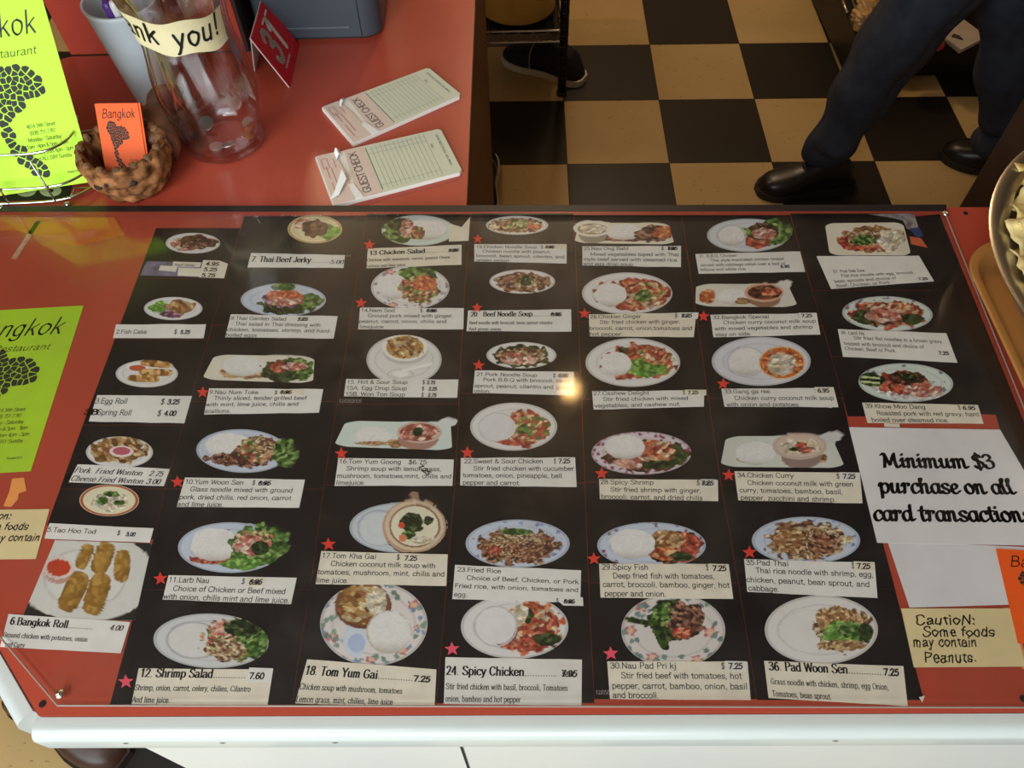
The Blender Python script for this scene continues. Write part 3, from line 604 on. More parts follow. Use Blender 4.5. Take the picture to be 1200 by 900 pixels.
fl4 = [('flower', .75, -.45, .13, .13), ('flower', -.78, .3, .13, .14), ('flower', .52, .62, .14, .14), ('flower', -.05, .85, .12, .1), ('flower', -.3, -.86, .1, .09), ('flower', .8, .1, .07, .08)]
DISH = { # number: (column, row, what it shows, shape, plate colour, features, overhang)
 1: (0, 0, 'skewered grilled meat on a small oval plate', ('e', 226, 285, 32, 12.2), WHITE_P, [('food', -.25, .1, .6, .6, 'pink', 4), ('food', .2, -.1, .68, .68, 'brown', 4), ('food', .1, .2, .45, .35, 'meat', 3)], None),
 2: (0, 1, 'fish cakes with cucumber and purple cabbage', ('e', 203, 361.5, 34.3, 13.6), WHITE_P, [('food', -.45, -.1, .36, .5, 'lettuce', 4), ('food', -.05, .45, .42, .38, 'purple', 4), ('food', .28, -.15, .52, .58, 'tan', 5)], None),
 3: (0, 2, 'small egg rolls with a sauce cup', ('e', 172, 438, 36.5, 16), WHITE_P, [('disc', -.3, -.5, .36, .32, (236, 232, 228)), ('disc', -.3, -.42, .27, .22, (190, 92, 66)), ('bar', .3, -.72, .52, .24, 'golden', .25, 1, 1), ('bar', .3, -.1, .55, .26, 'golden', .08, 1, 1), ('bar', -.1, .35, .52, .27, 'golden', .1, 1, 1)], [(.3, -.7, .6, .5)]),
 4: (0, 3, 'a ring of fried wontons around a cup of dip', ('e', 140, 530, 39.3, 18.6), WHITE_P, [('food', 0, -.12, .86, .86, 'golden', 7, 1.0), ('disc', .06, -.05, .36, .36, (232, 214, 214)), ('disc', .06, -.08, .26, .25, (186, 96, 110))], None),
 5: (0, 4, 'creamy soup with herbs in a round bowl', ('e', 128, 586.3, 35, 18.6), (232, 214, 186), [('ring', 0, 0, .93, .93, (176, 92, 50), .05), ('disc', 0, 0, .86, .86, (226, 220, 190)), ('food', 0, .1, .6, .55, 'cream', 5), ('food', .1, -.4, .28, .2, 'green', 4), ('food', -.25, .05, .2, .26, 'green', 4), ('food', .3, .15, .22, .15, 'green', 4)], None),
 7: (1, 0, 'dark dried beef with lettuce', ('e', 369, 268.5, 32, 16.6), (226, 214, 178), [('ring', 0, 0, .93, .93, (190, 160, 90), .035), ('food', -.35, -.35, .4, .4, 'pink', 5), ('food', .5, .15, .45, .6, 'lettuce', 5), ('food', 0, -.05, .48, .6, 'brown', 6)], None),
 8: (1, 1, 'shredded garden salad', ('e', 332, 351.5, 50, 19), BLUEW, [('food', .1, .3, .62, .62, 'dkgreen', 4), ('food', .6, .1, .32, .5, 'green', 4), ('food', 0, -.05, .48, .5, 'purple', 4), ('food', .02, -.28, .42, .36, 'orange', 4), ('food', .05, .1, .4, .26, 'pink', 4), ('food', .0, -.8, .3, .22, 'green', 4)], [(.0, -.9, .4, .4)]),
 9: (1, 2, 'grilled beef salad and rice on a rectangular platter', ('q', [(252, 415.3), (368.7, 418), (366.8, 449.2), (236.3, 444.8)], .1), CREAMP, [('food', -.3, .3, .45, .42, 'tan', 5), ('rice', -.32, -.15, .36, .72), ('food', .35, .15, .34, .75, 'brown', 5), ('food', .6, .05, .34, .85, 'green', 4), ('food', .28, .2, .28, .7, 'dkgreen', 5), ('food', .3, -.1, .14, .4, 'red', 5), ('food', .6, -.15, .2, .3, 'pink', 4)], [(.5, -.6, .45, .8)]),
 10: (1, 3, 'glass noodle salad with lettuce and rice', ('e', 284, 528.5, 54, 25.5, 2), BLUEW, [('rice', -.28, -.2, .52, .6), ('food', -.05, .42, .75, .3, 'meat', 3.5), ('food', .15, .25, .42, .5, 'meat', 4), ('food', .32, -.1, .42, .62, 'salad', 4), ('food', .5, -.25, .3, .4, 'noodle', 3), ('food', .93, 0, .3, .6, 'green', 4.5)], [(.98, 0, .28, .7)]),
 11: (1, 4, 'chopped meat salad on curly lettuce beside rice', ('e', 270, 641.7, 61.5, 29.7), BLUEW, [('food', -.3, .45, .48, .2, 'red', 3), ('rice', -.3, -.12, .46, .66), ('food', .55, -.1, .6, .82, 'green', 5), ('food', .2, .62, .4, .26, 'lettuce', 5), ('food', .45, -.25, .36, .42, 'salad', 4.5), ('food', .35, -.1, .3, .4, 'pink', 4), ('food', .55, .0, .16, .3, 'dkgreen', 4)], [(.65, -.3, .55, .8)]),
 12: (1, 5, 'shrimp salad on an oval white plate', ('e', 247.3, 751, 67.6, 32, 2), (206, 208, 210), [('ring', -.3, 0, .46, .66, (176, 178, 180), .05), ('disc', -.3, 0, .43, .62, (214, 213, 210)), ('food', .42, -.05, .56, .78, 'salad', 4.5), ('food', .72, .0, .3, .6, 'green', 4.5), ('food', .25, .3, .35, .42, 'noodle', 3.5), ('food', .2, -.45, .25, .3, 'pink', 5), ('food', .5, -.5, .3, .3, 'dkgreen', 5)], None),
 13: (2, 0, 'chicken salad cut off at the top', ('e', 490, 270, 43, 18), GREENW, [('food', -.5, .05, .45, .75, 'green', 5), ('food', -.45, -.4, .4, .4, 'dkgreen', 5), ('rice', .25, -.1, .5, .72), ('food', -.28, -.1, .22, .6, 'pink', 5), ('food', -.02, .2, .2, .5, 'salad', 4)], None),
 14: (2, 1, 'ground pork salad with carrot and rice', ('e', 480.7, 337, 46, 25.5), WHITE_P, [('spots', 0, 0, 1, 1, (150, 150, 160), 5, .78, .4), ('food', .2, -.6, .5, .4, 'green', 5), ('rice', -.45, -.05, .38, .6), ('food', .22, .1, .5, .62, 'salad', 3.5), ('food', .38, -.2, .32, .35, 'orange', 4), ('flower', -.5, -.72, .14, .14), ('flower', -.45, .8, .14, .14)], None),
 15: (2, 2, 'yellow soup in a white cup on a saucer', ('e', 473.5, 421.5, 44, 29), WHITE_P, [('ring', -.1, .58, .34, .2, (190, 188, 186), .05), ('disc', .03, -.32, .6, .5, (196, 194, 190)), ('disc', .02, -.5, .6, .56, (236, 234, 230)), ('disc', .02, -.5, .5, .46, (196, 160, 70)), ('food', .02, -.5, .48, .44, 'soup', 4), ('line', .35, .3, .4, .06, (240, 238, 236), -.35), ('disc', -.1, .58, .2, .13, (240, 238, 236))], None),
 16: (2, 3, 'spicy shrimp soup bowl and rice on a white platter', ('q', [(405.5, 493), (528, 495.5), (530, 528), (391, 523)], .1), GREENW, [('rice', -.38, .08, .3, .66), ('food', -.38, .55, .3, .14, 'tan', 3), ('food', .0, .55, .12, .3, 'tan', 4), ('disc', .38, .25, .34, .75, (170, 130, 118)), ('disc', .9, -.9, .16, .3, (214, 216, 216)), ('disc', .4, -.18, .38, .72, (206, 180, 168)), ('disc', .4, -.18, .33, .6, (150, 70, 54)), ('food', .4, -.18, .32, .56, 'pink', 6), ('food', .37, -.18, .1, .3, 'dkgreen', 4)], [(.4, -.3, .42, .9), (.85, -.9, .2, .4)]),
 17: (2, 4, 'coconut soup with herbs in a handled pot', ('e', 467, 618.5, 57.5, 29), (198, 206, 214), [('ring', -.4, .0, .42, .7, (170, 178, 190), .05), ('disc', -.4, .05, .4, .66, (206, 212, 216)), ('disc', .33, -1.3, .085, .6, (158, 126, 112)), ('disc', .34, .02, .66, 1.1, (50, 40, 36)), ('disc', .32, -.04, .65, 1.1, (190, 158, 132)), ('disc', .32, -.08, .6, 1.0, (214, 196, 168)), ('ring', .33, -.07, .5, .84, (150, 112, 86), .04), ('disc', .33, -.07, .48, .8, (226, 222, 198)), ('food', .28, -.18, .24, .42, 'dkgreen', 5), ('food', .62, -.3, .1, .18, 'dkgreen', 5), ('food', .2, .3, .14, .18, 'green', 4), ('disc', .06, -.1, .07, .13, (206, 84, 62)), ('disc', .08, .42, .08, .15, (220, 130, 96)), ('food', .5, .5, .25, .16, 'cream', 3)], [(.33, -.2, .68, 1.2), (.33, -1.3, .1, .6)]),
 18: (2, 5, 'mushroom soup bowl and round rice on a flowered plate', ('e', 438, 731, 63, 49), (222, 216, 214), fl4 + [('spots', 0, 0, 1, 1, (120, 146, 132), 8, .7, .35), ('spots', 0, 0, .98, .98, (120, 140, 176), 7, .72, .2), ('disc', -.35, .38, .22, .42, (206, 216, 228)), ('disc', -.32, .46, .16, .22, (176, 192, 222)), ('disc', -.2, -.44, .53, .56, (110, 66, 40)), ('disc', -.2, -.48, .5, .52, (126, 82, 46)), ('food', -.25, -.5, .44, .44, 'soup', 7), ('food', .05, -.55, .18, .34, 'cream', 7), ('disc', .28, .2, .42, .52, (196, 186, 172)), ('rice', .29, .19, .4, .49)], None),
 19: (3, 0, 'chicken noodle soup in a wide bowl', ('e', 606, 264, 36.5, 11.2), WHITE_P, [('food', 0, .05, .82, .8, 'noodle', 3.5), ('food', .0, -.1, .5, .55, 'salad', 4), ('food', .6, .2, .2, .3, 'orange', 4)], None),
 20: (3, 1, 'beef noodle soup in a wide bowl', ('e', 612, 330, 38.5, 14.2), WHITE_P, [('food', 0, .08, .82, .8, 'fried', 3.5), ('food', -.1, .0, .6, .6, 'meat', 4), ('food', .1, .1, .4, .5, 'noodle', 3), ('food', .1, -.05, .18, .4, 'dkgreen', 4)], None),
 21: (3, 2, 'pork noodle soup in a wide bowl', ('e', 611, 416.3, 41, 15.6), WHITE_P, [('food', 0, .08, .82, .82, 'dkgreen', 4), ('food', .05, .05, .7, .66, 'noodle', 3.5), ('food', -.15, .25, .4, .42, 'pink', 5), ('food', .2, .4, .25, .3, 'pink', 5)], None),
 22: (3, 3, 'sweet and sour chicken on half of an oval plate', ('e', 602, 500, 51, 28.2), WHITE_P, [('ring', -.37, .03, .43, .6, (198, 196, 200), .03), ('food', .3, .05, .5, .75, 'redcream', 5), ('food', .1, .65, .42, .16, 'red', 4), ('food', .45, .05, .4, .5, 'veg', 5), ('food', .22, .1, .14, .24, 'green', 5), ('disc', -.37, .03, .42, .56, (220, 219, 222))], None),
 23: (3, 4, 'brown fried rice on a pale blue oval plate', ('e', 606.6, 637, 61, 28.2), BLUEW, [('spots', 0, 0, .97, .97, (130, 150, 190), 6, .8, .25), ('food', 0, .12, .78, .74, 'fried', 3), ('food', -.05, .0, .55, .5, 'noodle', 2.6), ('food', .1, .2, .4, .3, 'fried', 2.6), ('food', 0, -.5, .3, .14, 'green', 4), ('food', -.45, .25, .12, .2, 'red', 4)], None),
 24: (3, 5, 'spicy chicken stir fry and smooth rice on an oval plate', ('e', 603, 734.5, 63, 37.5), WHITE_P, [('food', .25, .02, .6, .78, 'orange', 6), ('food', .35, .05, .5, .62, 'redcream', 6), ('food', .2, .55, .52, .2, 'red', 5), ('food', .62, .4, .24, .2, 'dkgreen', 6), ('food', .2, -.35, .14, .25, 'dkgreen', 6), ('food', .1, -.4, .16, .3, 'cream', 6), ('ring', -.35, -.02, .39, .62, (196, 194, 196), .04), ('disc', -.35, -.03, .37, .58, (224, 223, 224))], None),
 25: (4, 0, 'beef platter with a soup cup and rice', ('q', [(678, 261), (783, 261.5), (790.7, 286.5), (673, 284.8)], .1), CREAMP, [('food', .05, .45, .8, .3, 'meat', 4), ('rice', -.02, -.1, .34, .75), ('food', .62, .05, .36, .8, 'meat', 4), ('food', .8, -.1, .2, .5, 'orange', 4), ('disc', -.62, .1, .28, .85, (150, 146, 130)), ('disc', -.63, -.45, .38, .75, (226, 222, 210)), ('disc', -.63, -.4, .3, .5, (150, 140, 110)), ('food', -.63, -.4, .28, .42, 'cream', 4)], [(-.63, -.6, .4, .9), (.6, -.7, .35, .6)]),
 26: (4, 1, 'chicken with ginger, orange sauce and rice', ('e', 735, 343.8, 53, 24.6), WHITE_P, [('food', .1, .0, .82, .72, 'red', 5), ('food', .35, .1, .5, .62, 'redcream', 5), ('food', .5, -.15, .36, .4, 'veg', 5), ('food', .35, .1, .2, .3, 'green', 5), ('rice', -.37, .05, .35, .55)], None),
 27: (4, 2, 'cashew chicken with mixed vegetables and rice', ('e', 741.6, 424.8, 55.5, 28.6), WHITE_P, [('food', .1, .0, .76, .68, 'red', 5), ('food', .35, .05, .5, .62, 'veg', 5), ('food', .3, .2, .42, .4, 'lettuce', 5), ('food', .5, -.2, .3, .3, 'redcream', 5), ('food', -.2, -.5, .1, .14, 'dkgreen', 5), ('rice', -.36, .06, .32, .5)], None),
 28: (4, 3, 'shrimp stir fry on a purple rimmed plate', ('e', 751.7, 531, 58.5, 25.2), (214, 204, 212), [('spots', 0, 0, 1, 1, (140, 60, 92), 5, .8, .6), ('food', .1, .15, .78, .72, 'brown', 5), ('food', .5, .1, .42, .6, 'dkgreen', 5), ('food', .3, -.1, .42, .5, 'redcream', 6), ('food', -.2, .45, .35, .3, 'pink', 6), ('food', .3, .55, .3, .2, 'dkgreen', 5), ('rice', -.33, -.28, .4, .56)], None),
 29: (4, 4, 'fried fish with red sauce and rice', ('e', 763.5, 639, 63.7, 27), BLUEW, [('spots', 0, 0, 1, 1, (120, 90, 110), 5, .8, .2), ('food', .4, .1, .5, .72, 'brown', 5), ('food', .55, .1, .36, .6, 'red', 5), ('food', .3, -.25, .3, .4, 'tan', 6), ('food', .22, .35, .26, .3, 'curry', 6), ('food', .55, .5, .24, .22, 'dkgreen', 5), ('rice', -.35, -.05, .42, .64)], None),
 30: (4, 5, 'beef and basil heaped on a flowered plate', ('e', 789, 739, 61, 43), (214, 208, 204), [('flower', .72, .05, .16, .17), ('flower', -.6, -.65, .15, .14), ('flower', -.4, .72, .14, .13), ('flower', .45, .78, .14, .12), ('flower', -.82, .0, .12, .14), ('spots', 0, 0, 1, 1, (110, 134, 130), 8, .68, .35), ('food', .0, -.3, .5, .55, 'dkgreen', 5), ('food', -.15, -.35, .3, .36, 'green', 5), ('food', .25, -.25, .36, .5, 'meat', 5), ('bar', -.25, .15, .1, .4, 'dkgreen', -.3, 1, 1), ('bar', -.65, -.25, .3, .07, 'dkgreen', .3, 1, 1), ('food', .15, .05, .2, .16, 'red', 5)], None),
 31: (5, 0, 'barbecue chicken on lettuce with rice', ('e', 876.5, 275.7, 48, 19.6), (206, 212, 218), [('food', .62, -.15, .45, .8, 'green', 5), ('food', .2, .4, .3, .4, 'red', 6), ('food', .32, -.2, .42, .5, 'brown', 6), ('food', .4, -.1, .3, .34, 'pink', 5), ('food', -.1, -.2, .16, .24, 'lettuce', 5), ('ring', -.4, .0, .34, .62, (188, 194, 200), .05), ('rice', -.4, .02, .31, .56)], [(.75, -.3, .35, .8)]),
 32: (5, 1, 'curry soup bowl, rice and shrimp on a platter', ('q', [(815.7, 332.6), (923, 333), (935.7, 360), (814.8, 359)], .12), (216, 214, 204), [('food', -.72, .1, .16, .6, 'curry', 5), ('rice', -.22, .1, .3, .7), ('food', .0, .5, .18, .3, 'tan', 4), ('disc', .4, .3, .3, .75, (150, 112, 92)), ('disc', .78, -.95, .14, .35, (216, 214, 210)), ('disc', .38, -.25, .38, .82, (206, 170, 146)), ('disc', .39, -.25, .33, .62, (150, 66, 36)), ('food', .39, -.25, .3, .54, 'brown', 5), ('food', .5, -.3, .2, .36, 'red', 5)], [(.4, -.4, .42, 1.0), (.78, -.95, .2, .5)]),
 33: (5, 2, 'orange chicken curry bowl with rice on an oval plate', ('e', 892, 423.4, 58, 28.8), (214, 215, 224), [('ring', -.3, .02, .38, .6, (186, 186, 194), .03), ('rice', -.3, .02, .35, .55), ('disc', .42, .06, .47, .68, (222, 196, 160)), ('disc', .42, .06, .44, .62, (206, 110, 34)), ('food', .42, .06, .4, .55, 'curry', 5), ('food', .42, .1, .28, .42, 'cream', 5, 2.2)], None),
 34: (5, 3, 'pale coconut curry bowl and rice on a platter', ('q', [(851, 511), (974, 511), (990.8, 548.5), (844, 547)], .1), (208, 212, 204), [('food', -.55, .3, .16, .4, 'tan', 6), ('rice', -.4, .1, .32, .72), ('food', .68, .4, .07, .3, 'tan', 5), ('disc', .33, .3, .32, .78, (150, 128, 118)), ('disc', .82, -.95, .16, .34, (206, 206, 208)), ('disc', .3, -.35, .43, .85, (196, 176, 164)), ('disc', .31, -.37, .38, .7, (210, 190, 176)), ('food', .3, -.32, .32, .5, 'cream', 5), ('food', .32, -.4, .1, .22, 'red', 5), ('food', .42, -.12, .16, .2, 'pink', 5), ('food', .2, -.15, .08, .14, 'dkgreen', 4)], [(.3, -.6, .46, 1.0), (.82, -.95, .22, .5)]),
 35: (5, 4, 'stir fried rice noodles on a pale blue oval plate', ('e', 944.5, 633.3, 63.5, 27.8), BLUEW, [('spots', 0, 0, .98, .98, (120, 140, 190), 6, .82, .2), ('food', .02, .0, .74, .8, 'noodle', 4, 2.2), ('food', .0, .1, .55, .6, 'noodle', 3.5, .5), ('food', -.3, .0, .3, .5, 'tan', 4, 2.0), ('food', .35, .15, .3, .45, 'fried', 3.5)], None),
 36: (5, 5, 'glass noodles with egg on one half of a white plate', ('e', 962.5, 738, 66.4, 40.5), (224, 221, 218), [('ring', -.2, .05, .55, .62, (206, 203, 202), .012), ('food', .38, -.02, .5, .66, 'noodle', 5), ('food', .3, -.3, .42, .36, 'tan', 4), ('food', .4, .1, .4, .34, 'lettuce', 5), ('food', .5, .0, .2, .22, 'green', 6), ('food', .35, .45, .4, .16, 'golden', 4), ('food', .78, .1, .12, .3, 'dkgreen', 5)], None),
 37: (6, 0, 'wide rice noodles on a square plate', ('q', [(966.5, 261.6), (1058, 260.5), (1068, 299.5), (972.4, 299)], .08), CREAMP, [('food', .1, .0, .7, .75, 'tan', 5), ('food', -.1, .15, .6, .6, 'red', 5), ('food', .0, -.05, .5, .5, 'noodle', 4), ('food', .55, .1, .3, .7, 'cream', 5), ('food', -.1, .05, .3, .3, 'green', 4)], None),
 38: (6, 1, 'noodles in brown gravy with broccoli', ('e', 1040, 367.7, 53, 20.6, 2), GREENW, [('spots', 0, 0, .98, .98, (140, 120, 140), 6, .85, .2), ('food', 0, .05, .8, .78, 'red', 5), ('food', -.1, .1, .66, .6, 'fried', 5), ('food', .1, -.2, .6, .5, 'redcream', 5), ('food', -.45, .2, .3, .4, 'dkgreen', 5), ('food', .55, .25, .26, .3, 'dkgreen', 5), ('food', -.1, .1, .4, .4, 'pink', 6)], None),
 39: (6, 2, 'red roast pork over rice with cucumber', ('e', 1061.5, 448.4, 55.5, 22.6, 2), GREENW, [('spots', 0, 0, .98, .98, (110, 120, 130), 6, .82, .3), ('food', .1, .35, .72, .5, 'white', 4), ('food', -.05, .0, .56, .6, 'red', 5), ('food', .35, .35, .42, .35, 'pink', 4), ('food', .0, -.25, .36, .36, 'brown', 4), ('food', .05, -.3, .2, .2, 'dkgreen', 4), ('food', -.72, -.1, .26, .34, 'dkgreen', 4, 3.0), ('line', -.75, -.2, .2, .05, (206, 216, 160), .1), ('line', -.75, .05, .2, .05, (206, 216, 160), .1)], None),
}
GREYEDGE = mat('print_edge', (84, 62, 60), .6)
def menu_photo(num):
    col, row, what, shape, base, feats, over = DISH[num]
    y0, y1 = ROWS[col][row], ROWS[col][row+1]
    L = LINE_X[col]; Rr = RIGHT6 if col == 5 else RIGHT7 if col == 6 else LINE_X[col+1]
    g = .26
    q = [(lx(L, y0)+g, y0+g), (lx(Rr, y0)-g, y0+g)]
    for yy in (y0+(y1-y0)*.35, y0+(y1-y0)*.7): q.append((lx(Rr, yy)-g, yy))
    q += [(lx(Rr, y1)-g, y1-g), (lx(L, y1)+g, y1-g)]
    for yy in (y0+(y1-y0)*.7, y0+(y1-y0)*.35): q.append((lx(L, yy)+g, yy))
    o = paper('menu_photo', q, CT+.0005, BLACKPRINT, th=.0003)
    tag(o, 'black menu photo print showing ' + what, 'photo', 'menu photos under the clear sheet')
    dish(num, shape, base, feats, o, over)
    return o
# red line of counter shows between the prints; a rusty strip below each column seam
PRN = {k: menu_photo(k) for k in DISH}
for k, x, y, txt in ((30, 698, 813.5, '12/05/2005'), (15, 396.5, 471.6, '12/05/2005'), (7, 391, 300.8, '12 05 05')):   # date printed in the corner of a few photos
    a, c = P(x, y, CT+.0006), P(x+(27 if k != 7 else 20), y+.3, CT+.0006); ax = (c-a); w_ = np.linalg.norm(ax); ax /= w_; up = np.array([-ax[1], ax[0], 0])
    t = TX(lambda V, a=a, ax=ax, up=up: a+ax*V[:, 0:1]+up*V[:, 1:2]); t.line(txt, 'sans', 0, 0, w_*.24, w_)
    t.build('date_text', mat('date_white', (190, 186, 180), .6), PRN[k])

# the big spring roll print (white, no black border)
o = paper('menu_photo', [(64.5, 633), (178, 637), (158, 727), (26, 724)], CT+.0005, mat('grey_photo', (214, 213, 208), .4, var=.02, vscale=20), th=.0003)
tag(o, 'large white menu photo print showing five golden spring rolls and red sauce', 'photo', 'menu photos under the clear sheet')
dish(6, ('q', [(64.5, 633), (178, 637), (158, 727), (26, 724)], .01), (40, 38, 36), [
  ('disc', -.08, -.1, 1.08, 1.12, (212, 211, 206)), ('ring', -.1, -.05, .62, .72, (196, 194, 188), .03), ('disc', -.1, -.05, .6, .7, (216, 215, 211)),
  ('disc', -.5, -.27, .25, .34, (214, 190, 180)), ('disc', -.5, -.22, .225, .3, (188, 150, 138)), ('disc', -.5, -.32, .24, .28, (220, 206, 198)), ('disc', -.5, -.32, .19, .21, (190, 66, 40)),
  ('bar', -.1, -.6, .34, .16, 'roll', -1.15, 1.6, 1), ('bar', .18, -.56, .42, .23, 'roll', -1.2, 1.6, 1), ('bar', .48, -.36, .40, .2, 'roll', -1.5, 1.6, 1), ('bar', -.27, .28, .54, .26, 'roll', -1.1, 1.6, 1), ('bar', .09, .34, .54, .27, 'roll', -1.25, 1.6, 1)], o)

